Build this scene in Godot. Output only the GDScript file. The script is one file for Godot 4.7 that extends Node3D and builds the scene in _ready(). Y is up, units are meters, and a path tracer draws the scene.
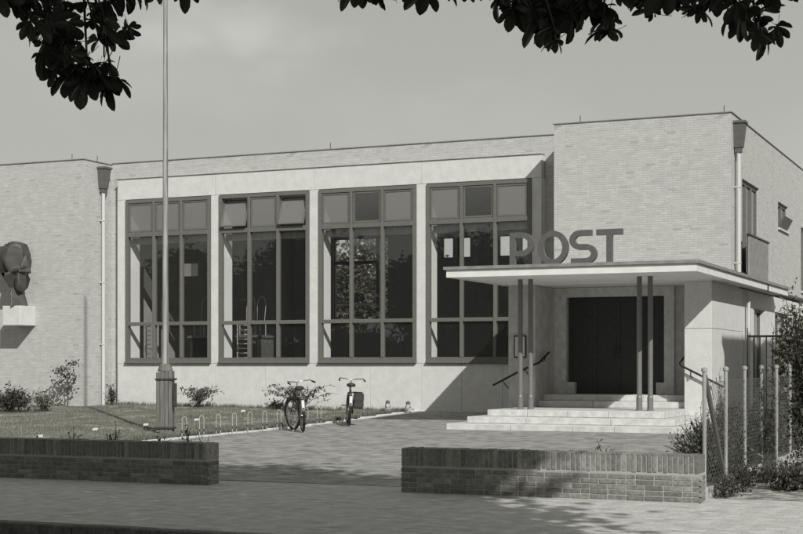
extends Node3D
# A low brick post office behind a forecourt, seen from under the street trees. Grey tones follow the black-and-white photograph.

const SUN_TOWARDS := Vector3(1.0, 1.0, 1.06)
var M := {}
var rng := RandomNumberGenerator.new()
var taken := {}

# ---------------------------------------------------------------- colours and textures
func G(v: float, warm := 0.97) -> Color:
	return Color(v, v * 0.995, v * warm).linear_to_srgb()

func noise_image(sd: int, freq: float, lo: float, hi: float, size := 512, octaves := 5, sharp := 1.0) -> Image:
	var n := FastNoiseLite.new()
	n.seed = sd
	n.frequency = freq
	n.fractal_octaves = octaves
	var img := n.get_seamless_image(size, size)
	img.convert(Image.FORMAT_L8)
	var d := img.get_data()
	var lut := PackedByteArray()
	for i in 256:
		var t := clampf((i / 255.0 - 0.5) * sharp + 0.5, 0, 1)
		lut.append(int(255.0 * lerpf(lo, hi, t)))
	for i in d.size():
		d[i] = lut[d[i]]
	return Image.create_from_data(size, size, false, Image.FORMAT_L8, d)

func tex(img: Image) -> ImageTexture:
	var c := img.duplicate() as Image
	c.convert(Image.FORMAT_RGB8)
	c.generate_mipmaps()
	return ImageTexture.create_from_image(c)

# rows of small bricks: colour of each brick drawn from lo..hi (sRGB), joints in their own tone; returns [colour, height]
func brick_images(sd: int, w: int, h: int, across: int, courses: int, lo: float, hi: float, joint: float, gap: int, odd := 0.06) -> Array:
	var r := RandomNumberGenerator.new()
	r.seed = sd
	var a := Image.create(w, h, false, Image.FORMAT_L8)
	var b := Image.create(w, h, false, Image.FORMAT_L8)
	a.fill(Color(joint, joint, joint))
	b.fill(Color(0.2, 0.2, 0.2))
	var bw := float(w) / across
	var bh := float(h) / courses
	for j in courses:
		var off := (0.5 if j % 2 else 0.0) * bw + r.randf_range(-0.12, 0.12) * bw
		for i in across:
			var v := lerpf(lo, hi, clampf(0.5 + 0.5 * r.randfn(0, 0.45), 0, 1))
			if r.randf() < odd:
				v = lerpf(lo, hi, -0.6)
			var x0 := int(off + i * bw)
			var ww := int(off + (i + 1) * bw) - x0 - gap
			var y0 := int(j * bh)
			var hh := int((j + 1) * bh) - y0 - gap
			var hv := r.randf_range(0.75, 1.0)
			for s in [0, -w, w]:
				a.fill_rect(Rect2i(x0 + s, y0, ww, hh), Color(v, v, v))
				b.fill_rect(Rect2i(x0 + s, y0, ww, hh), Color(hv, hv, hv))
	return [a, b]

func multiply_image(a: Image, n: Image) -> Image:
	var da := a.get_data()
	var w := a.get_width()
	var dn := n.get_data()
	var nw := n.get_width()
	var nh := n.get_height()
	for y in a.get_height():
		var ro := (y % nh) * nw
		for x in w:
			da[y * w + x] = da[y * w + x] * dn[ro + x % nw] / 255
	return Image.create_from_data(w, a.get_height(), false, Image.FORMAT_L8, da)

func plain(v: float, rough := 0.8, warm := 0.97) -> StandardMaterial3D:
	var m := StandardMaterial3D.new()
	m.albedo_color = G(v, warm)
	m.roughness = rough
	return m

# v is the mean base colour; the texture's mean (sRGB mid) is divided out
func textured(v: float, img: Image, metres: float, rough := 0.9, height: Image = null, relief := 0.4, mid := 0.85, warm := 0.97) -> StandardMaterial3D:
	var m := plain(minf(1.0, v / pow(mid, 2.2)), rough, warm)
	m.albedo_texture = tex(img)
	m.uv1_triplanar = true
	m.uv1_world_triplanar = true
	m.uv1_triplanar_sharpness = 8.0
	m.uv1_scale = Vector3.ONE / metres
	if height:
		m.heightmap_enabled = true
		m.heightmap_texture = tex(height)
		m.heightmap_scale = relief
	return m

func make_materials():
	var coarse := noise_image(3, 0.008, 0.78, 1.0, 512, 6, 1.6)
	var fine := noise_image(5, 0.06, 0.74, 1.0, 512, 4, 1.5)
	var streak := noise_image(9, 0.015, 0.955, 1.0, 512, 6, 1.4)
	var grain := noise_image(33, 0.10, 0.93, 1.0, 512, 4, 1.3)
	var br := brick_images(11, 1024, 1008, 20, 72, 0.915, 1.0, 0.87, 2, 0.012)
	M.brick = textured(0.51, multiply_image(br[0], noise_image(21, 0.012, 0.97, 1.0, 512, 5, 1.8)), 4.3, 0.92, br[1], 0.35, 0.935)
	M.concrete = textured(0.66, multiply_image(streak, grain), 3.1, 0.9, fine, 0.03, 0.945)
	M.concrete_b = textured(0.645, multiply_image(noise_image(10, 0.012, 0.95, 1.0, 512, 6, 1.4), grain), 2.3, 0.9, fine, 0.05, 0.93)
	M.portal = textured(0.50, multiply_image(noise_image(12, 0.012, 0.90, 1.0, 512, 6, 1.4), grain), 2.7, 0.9, fine, 0.05, 0.92)
	M.stone = textured(0.61, multiply_image(noise_image(14, 0.014, 0.90, 1.0, 512, 6, 1.5), grain), 1.9, 0.85, fine, 0.05, 0.92)
	M.old_concrete = textured(0.34, multiply_image(noise_image(35, 0.02, 0.55, 1.0, 512, 6, 2.0), grain), 1.3, 0.95, fine, 0.3, 0.75)
	M.plaster = textured(0.62, streak, 2.7, 0.9)
	M.inner_white = plain(0.84, 0.9)
	M.fascia = textured(0.78, noise_image(15, 0.01, 0.96, 1.0, 512, 5, 1.4), 2.0, 0.6, null, 0, 0.98)
	M.lead = textured(0.26, noise_image(16, 0.02, 0.88, 1.0, 256, 5, 1.4), 1.5, 0.6, null, 0, 0.94)
	M.steel = textured(0.15, noise_image(17, 0.03, 0.92, 1.0, 256, 5, 1.4), 0.9, 0.5, null, 0, 0.96, 0.90)
	M.dark_steel = textured(0.05, noise_image(18, 0.04, 0.7, 1.0, 256, 4, 1.2), 0.7, 0.45)
	M.column = textured(0.18, noise_image(18, 0.04, 0.9, 1.0, 256, 4, 1.2), 0.7, 0.4, null, 0, 0.95)
	M.letter = textured(0.115, noise_image(19, 0.02, 0.94, 1.0, 256, 4, 1.3), 0.8, 0.45, null, 0, 0.97)
	M.pipe = plain(0.60, 0.5)
	M.hoop = plain(0.42, 0.5)
	M.zinc = textured(0.12, noise_image(20, 0.02, 0.9, 1.0, 256, 4, 1.3), 0.8, 0.6, null, 0, 0.95)
	M.door = textured(0.034, noise_image(22, 0.02, 0.88, 1.0, 256, 5, 1.3), 0.9, 0.4, null, 0, 0.94)
	M.interior = textured(0.34, streak, 2.4, 0.9, null, 0, 0.97)
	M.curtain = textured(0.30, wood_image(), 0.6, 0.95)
	M.brown_wood = textured(0.13, wood_image(), 1.1, 0.6)
	M.interior_mid = textured(0.20, wood_image(), 1.4, 0.5)
	M.interior_pale = plain(0.38, 0.8)
	M.white = plain(0.75, 0.6)
	M.black = plain(0.015, 0.5)
	M.rubber = plain(0.02, 0.7)
	M.chrome = plain(0.5, 0.3)
	M.chrome.metallic = 0.9
	M.enamel = plain(0.022, 0.25)
	M.leather = plain(0.03, 0.55)
	M.canvas = textured(0.045, fine, 0.3, 0.9)
	M.bronze = textured(0.06, noise_image(24, 0.012, 0.78, 1.0, 256, 5, 1.5), 1.1, 0.5, fine, 0.06, 0.9, 0.85)
	M.timber = textured(0.17, wood_image(), 1.3, 0.85, null, 0, 0.82, 0.88)
	M.pole = textured(0.33, wood_image(), 2.1, 0.7, null, 0, 0.82)
	# two brick tones of the low walls come in variants of one clay
	for i in 5:
		M["clay%d" % i] = textured([0.155, 0.20, 0.235, 0.18, 0.29][i], noise_image(40 + i, 0.03, 0.80, 1.0, 256, 5, 1.5), 0.5 + 0.07 * i, 0.92, fine, 0.2, 0.9, 0.9)
	M.mortar = textured(0.37, fine, 0.4, 0.95, fine, 0.3, 0.86)
	# paving bricks too small and too far to tell apart one by one
	var pv := brick_images(51, 1024, 1024, 20, 41, 0.82, 1.0, 0.74, 2, 0.04)
	M.pavers = textured(0.32, multiply_image(pv[0], noise_image(52, 0.008, 0.82, 1.0, 512, 6, 1.9)), 4.2, 0.9, pv[1], 0.3, 0.83)
	var sv := brick_images(53, 1024, 1024, 14, 28, 0.90, 1.0, 0.82, 3, 0.02)
	M.pavement = textured(0.52, multiply_image(sv[0], noise_image(54, 0.01, 0.90, 1.0, 512, 6, 1.8)), 3.0, 0.88, sv[1], 0.2, 0.89)
	M.asphalt = textured(0.06, fine, 1.1, 0.95, fine, 0.5, 0.86)
	M.kerb = textured(0.14, multiply_image(fine, coarse), 0.9, 0.9, fine, 0.2, 0.76)
	var gn := multiply_image(noise_image(61, 0.006, 0.66, 1.0, 512, 7, 2.0), noise_image(62, 0.11, 0.55, 1.0, 512, 3, 1.7))
	M.lawn = textured(0.23, gn, 5.3, 1.0, noise_image(63, 0.12, 0, 1, 512, 3, 1.5), 2.5, 0.64, 0.86)
	M.grass = plain(0.21, 0.9, 0.86)
	M.grass.vertex_color_use_as_albedo = true
	M.soil = textured(0.085, multiply_image(fine, coarse), 1.9, 1.0, fine, 1.5, 0.76, 0.85)
	M.sand = textured(0.30, multiply_image(noise_image(64, 0.02, 0.62, 1.0, 512, 7, 2.0), fine), 2.6, 1.0, fine, 1.2, 0.72, 0.9)
	M.terrain = textured(0.12, multiply_image(fine, coarse), 6.0, 1.0, null, 0, 0.76, 0.86)
	M.bark = textured(0.05, wood_image(), 0.8, 0.95, fine, 1.2, 0.82, 0.85)
	M.leaf = leaf_mat(0.030)
	M.shrub = leaf_mat(0.055)
	M.shrub_light = leaf_mat(0.13)
	M.shrub_mid = leaf_mat(0.08)
	M.dry = leaf_mat(0.10)
	M.glass = plain(0.3, 0.0)
	M.glass.albedo_color.a = 0.02
	M.glass.transparency = BaseMaterial3D.TRANSPARENCY_ALPHA
	M.glass.metallic_specular = 0.5
	var wav := noise_image(71, 0.012, 0, 1, 256, 2, 1.0)
	wav.convert(Image.FORMAT_RGBA8)
	wav.bump_map_to_normal_map(1.0)
	M.glass.normal_enabled = true
	M.glass.normal_texture = ImageTexture.create_from_image(wav)
	M.glass.normal_scale = 0.06
	M.glass.uv1_triplanar = true
	M.glass.uv1_world_triplanar = true
	M.glass.uv1_scale = Vector3.ONE * 0.55
	# the ribbed upper lights let light in without a clear view
	M.cathedral = plain(0.30, 0.06)
	M.cathedral.albedo_color.a = 0.44
	M.cathedral.transparency = BaseMaterial3D.TRANSPARENCY_ALPHA
	M.wire = plain(0.16, 0.5)
	M.paper = plain(0.55, 0.8)
	M.house = textured(0.40, multiply_image(br[0], coarse), 4.1, 0.95, null, 0, 0.76)

func leaf_mat(v: float) -> StandardMaterial3D:
	var m := plain(v, 0.55, 0.75)
	m.vertex_color_use_as_albedo = true
	m.cull_mode = BaseMaterial3D.CULL_DISABLED
	m.backlight = G(0.12, 0.7)
	return m

func wood_image() -> Image:
	var n := FastNoiseLite.new()
	n.seed = 77
	n.frequency = 0.02
	n.fractal_octaves = 4
	var d := PackedByteArray()
	for y in 256:
		for x in 256:
			var t := n.get_noise_2d(x * 6.0, y * 0.35) * 0.5 + 0.5
			d.append(int(255.0 * lerpf(0.62, 1.0, clampf(t, 0, 1))))
	return Image.create_from_data(256, 256, false, Image.FORMAT_L8, d)

# ---------------------------------------------------------------- shapes
func begin() -> SurfaceTool:
	var st := SurfaceTool.new()
	st.begin(Mesh.PRIMITIVE_TRIANGLES)
	return st

func quad(st: SurfaceTool, a: Vector3, b: Vector3, c: Vector3, d: Vector3):   # anticlockwise seen from outside
	var n := (b - a).cross(c - a)
	if n.length_squared() < 1e-14:
		n = (c - a).cross(d - a)
	n = n.normalized()
	for p in [a, c, b, a, d, c]:
		st.set_normal(n)
		st.add_vertex(p)

func tri(st: SurfaceTool, a: Vector3, b: Vector3, c: Vector3):
	var n := (b - a).cross(c - a).normalized()
	for p in [a, c, b]:
		st.set_normal(n)
		st.add_vertex(p)

func bx(st: SurfaceTool, x0: float, x1: float, y0: float, y1: float, z0: float, z1: float):
	var v := func(i, j, k): return Vector3([x0, x1][i], [y0, y1][j], [z0, z1][k])
	quad(st, v.call(0, 0, 1), v.call(1, 0, 1), v.call(1, 1, 1), v.call(0, 1, 1))
	quad(st, v.call(1, 0, 0), v.call(0, 0, 0), v.call(0, 1, 0), v.call(1, 1, 0))
	quad(st, v.call(1, 0, 1), v.call(1, 0, 0), v.call(1, 1, 0), v.call(1, 1, 1))
	quad(st, v.call(0, 0, 0), v.call(0, 0, 1), v.call(0, 1, 1), v.call(0, 1, 0))
	quad(st, v.call(0, 1, 1), v.call(1, 1, 1), v.call(1, 1, 0), v.call(0, 1, 0))
	quad(st, v.call(0, 0, 0), v.call(1, 0, 0), v.call(1, 0, 1), v.call(0, 0, 1))

# a box with chamfered edges, centred on the origin
func chamfered(size: Vector3, c: float) -> ArrayMesh:
	var st := begin()
	var h := size / 2
	var i := h - Vector3(c, c, c)
	for s in [-1.0, 1.0]:
		_face(st, Vector3(s * h.x, 0, 0), Vector3(0, i.y, 0), Vector3(0, 0, i.z))
		_face(st, Vector3(0, s * h.y, 0), Vector3(i.x, 0, 0), Vector3(0, 0, i.z))
		_face(st, Vector3(0, 0, s * h.z), Vector3(i.x, 0, 0), Vector3(0, i.y, 0))
		for t in [-1.0, 1.0]:
			_edge(st, Vector3(s * h.x, t * i.y, 0), Vector3(s * i.x, t * h.y, 0), Vector3(0, 0, i.z))
			_edge(st, Vector3(s * h.x, 0, t * i.z), Vector3(s * i.x, 0, t * h.z), Vector3(0, i.y, 0))
			_edge(st, Vector3(0, s * h.y, t * i.z), Vector3(0, s * i.y, t * h.z), Vector3(i.x, 0, 0))
			for u in [-1.0, 1.0]:
				var a := Vector3(s * h.x, t * i.y, u * i.z)
				var b := Vector3(s * i.x, t * h.y, u * i.z)
				var d := Vector3(s * i.x, t * i.y, u * h.z)
				if (b - a).cross(d - a).dot(a) < 0:
					tri(st, a, d, b)
				else:
					tri(st, a, b, d)
	return st.commit()

func _face(st, c: Vector3, u: Vector3, v: Vector3):
	if u.cross(v).dot(c) < 0:
		v = -v
	quad(st, c - u - v, c + u - v, c + u + v, c - u + v)

func _edge(st, p: Vector3, q: Vector3, l: Vector3):
	if (q - p).cross(l).dot(p + q) < 0:
		l = -l
	quad(st, p - l, q - l, q + l, p + l)

func tube(st: SurfaceTool, pts: Array, r0: float, r1: float, sides := 8, caps := true):
	var rings := []
	var side := Vector3.ZERO
	for i in pts.size():
		var dir: Vector3 = (pts[mini(i + 1, pts.size() - 1)] - pts[maxi(i - 1, 0)]).normalized()
		if side == Vector3.ZERO:
			side = dir.cross(Vector3.UP if absf(dir.y) < 0.9 else Vector3.RIGHT).normalized()
		else:
			side = (side - dir * side.dot(dir)).normalized()
		var up := side.cross(dir)
		var r := lerpf(r0, r1, float(i) / maxf(1, pts.size() - 1))
		var ring := []
		for k in sides:
			var a := TAU * k / sides
			var n := side * cos(a) + up * sin(a)
			ring.append([pts[i] + n * r, n])
		rings.append(ring)
	for i in rings.size() - 1:
		for k in sides:
			var l := (k + 1) % sides
			for e in [rings[i][k], rings[i][l], rings[i + 1][k], rings[i][l], rings[i + 1][l], rings[i + 1][k]]:
				st.set_normal(e[1])
				st.add_vertex(e[0])
	if caps:
		for e in [[0, -1.0], [rings.size() - 1, 1.0]]:
			var ring: Array = rings[e[0]]
			var n: Vector3 = (pts[e[0]] - pts[1 if e[0] == 0 else e[0] - 1]).normalized()
			for k in range(1, sides - 1):
				for p in ([ring[0][0], ring[k + 1][0], ring[k][0]] if e[1] < 0 else [ring[0][0], ring[k][0], ring[k + 1][0]]):
					st.set_normal(n)
					st.add_vertex(p)

func ring_of(st: SurfaceTool, c: Vector3, u: Vector3, v: Vector3, R: float, r: float, n := 28, sides := 6, from := 0.0, to := TAU):
	var pts := []
	for i in n + 1:
		var a := lerpf(from, to, float(i) / n)
		pts.append(c + (u * cos(a) + v * sin(a)) * R)
	tube(st, pts, r, r, sides, false)

# a lathe round the y axis: profile of Vector2(radius, height)
func lathe(st: SurfaceTool, base: Vector3, prof: Array, sides := 16):
	for i in prof.size() - 1:
		for k in sides:
			var a := TAU * k / sides
			var b := TAU * (k + 1) / sides
			var p := func(q, t): return base + Vector3(cos(t) * q.x, q.y, -sin(t) * q.x)
			quad(st, p.call(prof[i], a), p.call(prof[i], b), p.call(prof[i + 1], b), p.call(prof[i + 1], a))

# a flat stroke: centre line in x and y, cut out of a sheet that is thick in z
func ribbon(st: SurfaceTool, pts: Array, w: float, z0: float, z1: float, closed := false):
	var L := []
	var R := []
	var n := pts.size()
	for i in n:
		var a: Vector2 = pts[(i - 1 + n) % n] if closed else pts[maxi(i - 1, 0)]
		var b: Vector2 = pts[(i + 1) % n] if closed else pts[mini(i + 1, n - 1)]
		var t := (b - a).normalized()
		var o := Vector2(-t.y, t.x) * w / 2
		L.append(pts[i] + o)
		R.append(pts[i] - o)
	var V := func(p, z): return Vector3(p.x, p.y, z)
	for i in (n if closed else n - 1):
		var j := (i + 1) % n
		quad(st, V.call(R[i], z1), V.call(R[j], z1), V.call(L[j], z1), V.call(L[i], z1))
		quad(st, V.call(L[i], z0), V.call(L[j], z0), V.call(R[j], z0), V.call(R[i], z0))
		quad(st, V.call(L[i], z1), V.call(L[j], z1), V.call(L[j], z0), V.call(L[i], z0))
		quad(st, V.call(R[j], z1), V.call(R[i], z1), V.call(R[i], z0), V.call(R[j], z0))
	if not closed:
		quad(st, V.call(L[0], z1), V.call(L[0], z0), V.call(R[0], z0), V.call(R[0], z1))
		quad(st, V.call(R[n - 1], z1), V.call(R[n - 1], z0), V.call(L[n - 1], z0), V.call(L[n - 1], z1))

# surface nets: a closed mesh of the field's zero level
func net(field: Callable, lo: Vector3, hi: Vector3, cell: float) -> ArrayMesh:
	var n := Vector3i(((hi - lo) / cell).ceil()) + Vector3i.ONE
	var val := PackedFloat32Array()
	val.resize(n.x * n.y * n.z)
	var idx := func(i, j, k): return (k * n.y + j) * n.x + i
	for k in n.z:
		for j in n.y:
			for i in n.x:
				val[(k * n.y + j) * n.x + i] = field.call(lo + Vector3(i, j, k) * cell)
	var vert := {}
	var pos := PackedVector3Array()
	for k in n.z - 1:
		for j in n.y - 1:
			for i in n.x - 1:
				var s := Vector3.ZERO
				var c := 0
				var inside := 0
				for q in 8:
					if val[((k + (q >> 2)) * n.y + j + ((q >> 1) & 1)) * n.x + i + (q & 1)] < 0:
						inside += 1
				if inside == 0 or inside == 8:
					continue
				for e in [[0, 1], [2, 3], [4, 5], [6, 7], [0, 2], [1, 3], [4, 6], [5, 7], [0, 4], [1, 5], [2, 6], [3, 7]]:
					var p := Vector3(e[0] & 1, (e[0] >> 1) & 1, e[0] >> 2)
					var q := Vector3(e[1] & 1, (e[1] >> 1) & 1, e[1] >> 2)
					var a := val[((k + int(p.z)) * n.y + j + int(p.y)) * n.x + i + int(p.x)]
					var b := val[((k + int(q.z)) * n.y + j + int(q.y)) * n.x + i + int(q.x)]
					if (a < 0) != (b < 0):
						s += p.lerp(q, a / (a - b))
						c += 1
				vert[idx.call(i, j, k)] = pos.size()
				pos.append(lo + (Vector3(i, j, k) + s / c) * cell)
	var st := begin()
	st.set_smooth_group(0)
	for p in pos:
		st.add_vertex(p)
	for k in range(1, n.z - 1):
		for j in range(1, n.y - 1):
			for i in range(1, n.x - 1):
				var a := val[(k * n.y + j) * n.x + i]
				for ax in 3:
					var d := Vector3i(int(ax == 0), int(ax == 1), int(ax == 2))
					var b := val[((k + d.z) * n.y + j + d.y) * n.x + i + d.x]
					if (a < 0) == (b < 0):
						continue
					var u := Vector3i(d.z, d.x, d.y)
					var v := Vector3i(d.y, d.z, d.x)
					var o := Vector3i(i, j, k)
					var f := []
					for t in [o - u - v, o - v, o, o - u]:
						f.append(vert[idx.call(t.x, t.y, t.z)])
					for q in ([0, 2, 1, 0, 3, 2] if a < 0 else [0, 1, 2, 0, 2, 3]):
						st.add_index(f[q])
	st.generate_normals()
	return st.commit()

# rectangles of a wall u0..u1 by y0..y1 that are left when the holes [u0, u1, y0, y1] are cut out
func around_holes(u0: float, u1: float, y0: float, y1: float, holes: Array) -> Array:
	var us := [u0, u1]
	for h in holes:
		us.append_array([h[0], h[1]])
	us.sort()
	var out := []
	for i in us.size() - 1:
		if us[i + 1] - us[i] < 1e-4:
			continue
		var m: float = (us[i] + us[i + 1]) / 2
		var ys := [y0]
		var hs := holes.filter(func(h): return h[0] < m and m < h[1])
		hs.sort_custom(func(a, b): return a[2] < b[2])
		for h in hs:
			ys.append_array([h[2], h[3]])
		ys.append(y1)
		for k in range(0, ys.size(), 2):
			if ys[k + 1] - ys[k] > 1e-4:
				out.append([us[i], us[i + 1], ys[k], ys[k + 1]])
	return out

# ---------------------------------------------------------------- nodes
func numbered(nm: String) -> String:
	taken[nm] = taken.get(nm, -1) + 1
	return nm if taken[nm] == 0 else "%s_%03d" % [nm, taken[nm]]

func thing(nm: String, label: String, category: String, at := Vector3.ZERO, group := "") -> Node3D:
	var o := Node3D.new()
	o.name = numbered(nm)
	add_child(o)
	o.position = at
	o.set_meta("label", label)
	o.set_meta("category", category)
	if group:
		o.set_meta("group", group)
	return o

func part(parent: Node, nm: String, shape, m: Material, at := Vector3.ZERO) -> MeshInstance3D:
	var o := MeshInstance3D.new()
	o.name = nm
	o.mesh = shape.commit() if shape is SurfaceTool else shape
	o.material_override = m
	parent.add_child(o, true)
	o.position = at
	return o

func box_part(parent: Node, nm: String, m: Material, x0: float, x1: float, y0: float, y1: float, z0: float, z1: float, c := 0.0) -> MeshInstance3D:
	var ce := Vector3(x0 + x1, y0 + y1, z0 + z1) / 2
	var sz := Vector3(absf(x1 - x0), absf(y1 - y0), absf(z1 - z0))
	if c > 0:
		return part(parent, nm, chamfered(sz, c), m, ce)
	var b := BoxMesh.new()
	b.size = sz
	return part(parent, nm, b, m, ce)

func structure(nm: String, shape, m: Material) -> MeshInstance3D:
	var o := part(self, numbered(nm), shape, m)
	o.set_meta("kind", "structure")
	return o

func copies(parent: Node, nm: String, mesh: Mesh, m: Material, xf: Array, tints: Array) -> MultiMeshInstance3D:
	var mm := MultiMesh.new()
	mm.transform_format = MultiMesh.TRANSFORM_3D
	mm.use_colors = true
	mm.mesh = mesh
	mm.instance_count = xf.size()
	for i in xf.size():
		mm.set_instance_transform(i, xf[i])
		var t: float = tints[i]
		mm.set_instance_color(i, Color(t, t, t))
	var o := MultiMeshInstance3D.new()
	o.name = nm
	o.multimesh = mm
	o.material_override = m
	parent.add_child(o, true)
	o.set_meta("kind", "stuff")
	return o

func ground_y(x: float, z: float) -> float:
	var t := 0.0
	if z < -17.0:
		t = lerpf(0, 0.10, clampf((-17.0 - z) / 14.0, 0, 1))
	if z < -31.0:
		t += 0.18 * clampf((-31.0 - z) / 6.9, 0, 1)
	return t + 0.07 * smoothstep(-17.0, -26.0, x) * smoothstep(-19.0, -30.0, z)

func sheet(x0: float, x1: float, z0: float, z1: float, lift: float, step := 1.0, rough := 0.0, slope := true) -> SurfaceTool:
	var st := begin()
	st.set_smooth_group(0)
	var nx := int(ceil((x1 - x0) / step))
	var nz := int(ceil((z1 - z0) / step))
	var n := FastNoiseLite.new()
	n.seed = 5
	n.frequency = 0.35
	for j in nz + 1:
		for i in nx + 1:
			var x := lerpf(x0, x1, float(i) / nx)
			var z := lerpf(z0, z1, float(j) / nz)
			st.add_vertex(Vector3(x, lift + (ground_y(x, z) if slope else 0.0) + rough * n.get_noise_2d(x, z), z))
	for j in nz:
		for i in nx:
			var a := j * (nx + 1) + i
			for q in [a, a + 1, a + nx + 1, a + 1, a + nx + 2, a + nx + 1]:
				st.add_index(q)
	st.generate_normals()
	return st

func rebase(o: Node3D, base: Vector3):
	o.position += base
	for c in o.get_children():
		c.position -= base

# ---------------------------------------------------------------- the building
func big_window(po: Node3D, x0: float, x1: float, dark_middle: bool, open_sashes: bool):
	var y0 := 1.68
	var y1 := 6.64
	var f := begin()
	bx(f, x0, x0 + 0.10, y0, y1, -37.97, -37.83)
	bx(f, x1 - 0.10, x1, y0, y1, -37.97, -37.83)
	bx(f, x0 + 0.10, x1 - 0.10, y1 - 0.10, y1, -37.97, -37.832)
	bx(f, x0 + 0.10, x1 - 0.10, y0, y0 + 0.12, -37.97, -37.832)
	var w := part(po, "window", f, M.steel)
	box_part(w, "sill", M.steel, x0 - 0.015, x1 + 0.015, y0 - 0.055, y0 - 0.002, -37.95, -37.77, 0.008)
	var cw := (x1 - x0 - 0.2 - 0.18) / 3.0
	var cols := []
	for i in 3:
		var a := x0 + 0.10 + i * (cw + 0.09)
		cols.append([a, a + cw])
	for i in 2:
		box_part(w, "mullion", M.steel, cols[i][1], cols[i + 1][0], y0 + 0.12, y1 - 0.10, -37.96, -37.815, 0.008)
	var rows := [[y0 + 0.12, 2.78], [2.89, 5.50], [5.64, y1 - 0.10]]
	for c in cols:
		for t in [[2.78, 2.89], [5.50, 5.64]]:
			box_part(w, "transom", M.steel, c[0], c[1], t[0], t[1], -37.955, -37.825, 0.008)
	# a blind box hangs behind the upper transom
	box_part(w, "blind_box", M.interior_mid, x0 + 0.12, x1 - 0.12, 5.30, 5.49, -38.22, -38.04)
	for r in 3:
		for i in 3:
			var c: Array = cols[i]
			var y: Array = rows[r]
			var ce := Vector3((c[0] + c[1]) / 2, (y[0] + y[1]) / 2, -37.90)
			var b := BoxMesh.new()
			b.size = Vector3(c[1] - c[0], y[1] - y[0], 0.006)
			var tilt := Vector3(rng.randf_range(-0.006, 0.006), rng.randf_range(-0.006, 0.006), 0)
			if r == 2:
				var op := open_sashes and i != 1
				var s := begin()
				var hx: float = (c[1] - c[0]) / 2 - 0.012
				var hy: float = (y[1] - y[0]) / 2 - 0.012
				bx(s, -hx, -hx + 0.045, -hy, hy, -0.025, 0.025)
				bx(s, hx - 0.045, hx, -hy, hy, -0.025, 0.025)
				bx(s, -hx + 0.045, hx - 0.045, hy - 0.045, hy, -0.023, 0.023)
				bx(s, -hx + 0.045, hx - 0.045, -hy, -hy + 0.05, -0.023, 0.023)
				b.size = Vector3(2 * hx - 0.08, 2 * hy - 0.08, 0.006)
				var turn := Vector3(deg_to_rad(-21), 0, 0) if op else Vector3.ZERO
				var sa := part(w, "sash", s, M.steel, ce + Vector3(0, 0, 0.02))
				sa.rotation = turn
				var clear: bool = dark_middle and i == 1
				var p := part(w, "pane", b, M.glass if clear else M.cathedral, ce + Vector3(0, 0, 0.02))
				p.rotation = turn + tilt
			else:
				var p := part(w, "pane", b, M.glass, ce)
				p.rotation = tilt

func downpipe(po: Node3D, x: float, z: float, top: float, bottom: float):
	var h := begin()
	# a tapered rainwater head
	var a := [Vector3(-0.13, 0.30, -0.17), Vector3(0.15, 0.30, -0.17), Vector3(0.15, 0.30, 0.17), Vector3(-0.13, 0.30, 0.17)]
	var b := [Vector3(-0.13, -0.30, -0.10), Vector3(0.09, -0.30, -0.10), Vector3(0.09, -0.30, 0.10), Vector3(-0.13, -0.30, 0.10)]
	for i in 4:
		var j := (i + 1) % 4
		quad(h, b[j], b[i], a[i], a[j])
	quad(h, b[0], b[1], b[2], b[3])
	bx(h, -0.13, 0.18, 0.301, 0.36, -0.20, 0.20)
	bx(h, -0.10, 0.06, -0.42, -0.301, -0.075, 0.075)
	var hp := part(po, "rainwater_head", h, M.zinc, Vector3(x + 0.13, top - 0.3, z))
	var st := begin()
	tube(st, [Vector3(x + 0.11, top - 0.71, z), Vector3(x + 0.11, bottom, z)], 0.055, 0.055, 12)
	var p := part(po, "downpipe", st, M.pipe)
	var y := top - 1.6
	while y > bottom + 0.3:
		box_part(p, "clip", M.pipe, x + 0.002, x + 0.168, y, y + 0.03, z - 0.058, z + 0.058)
		y -= 1.9

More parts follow.
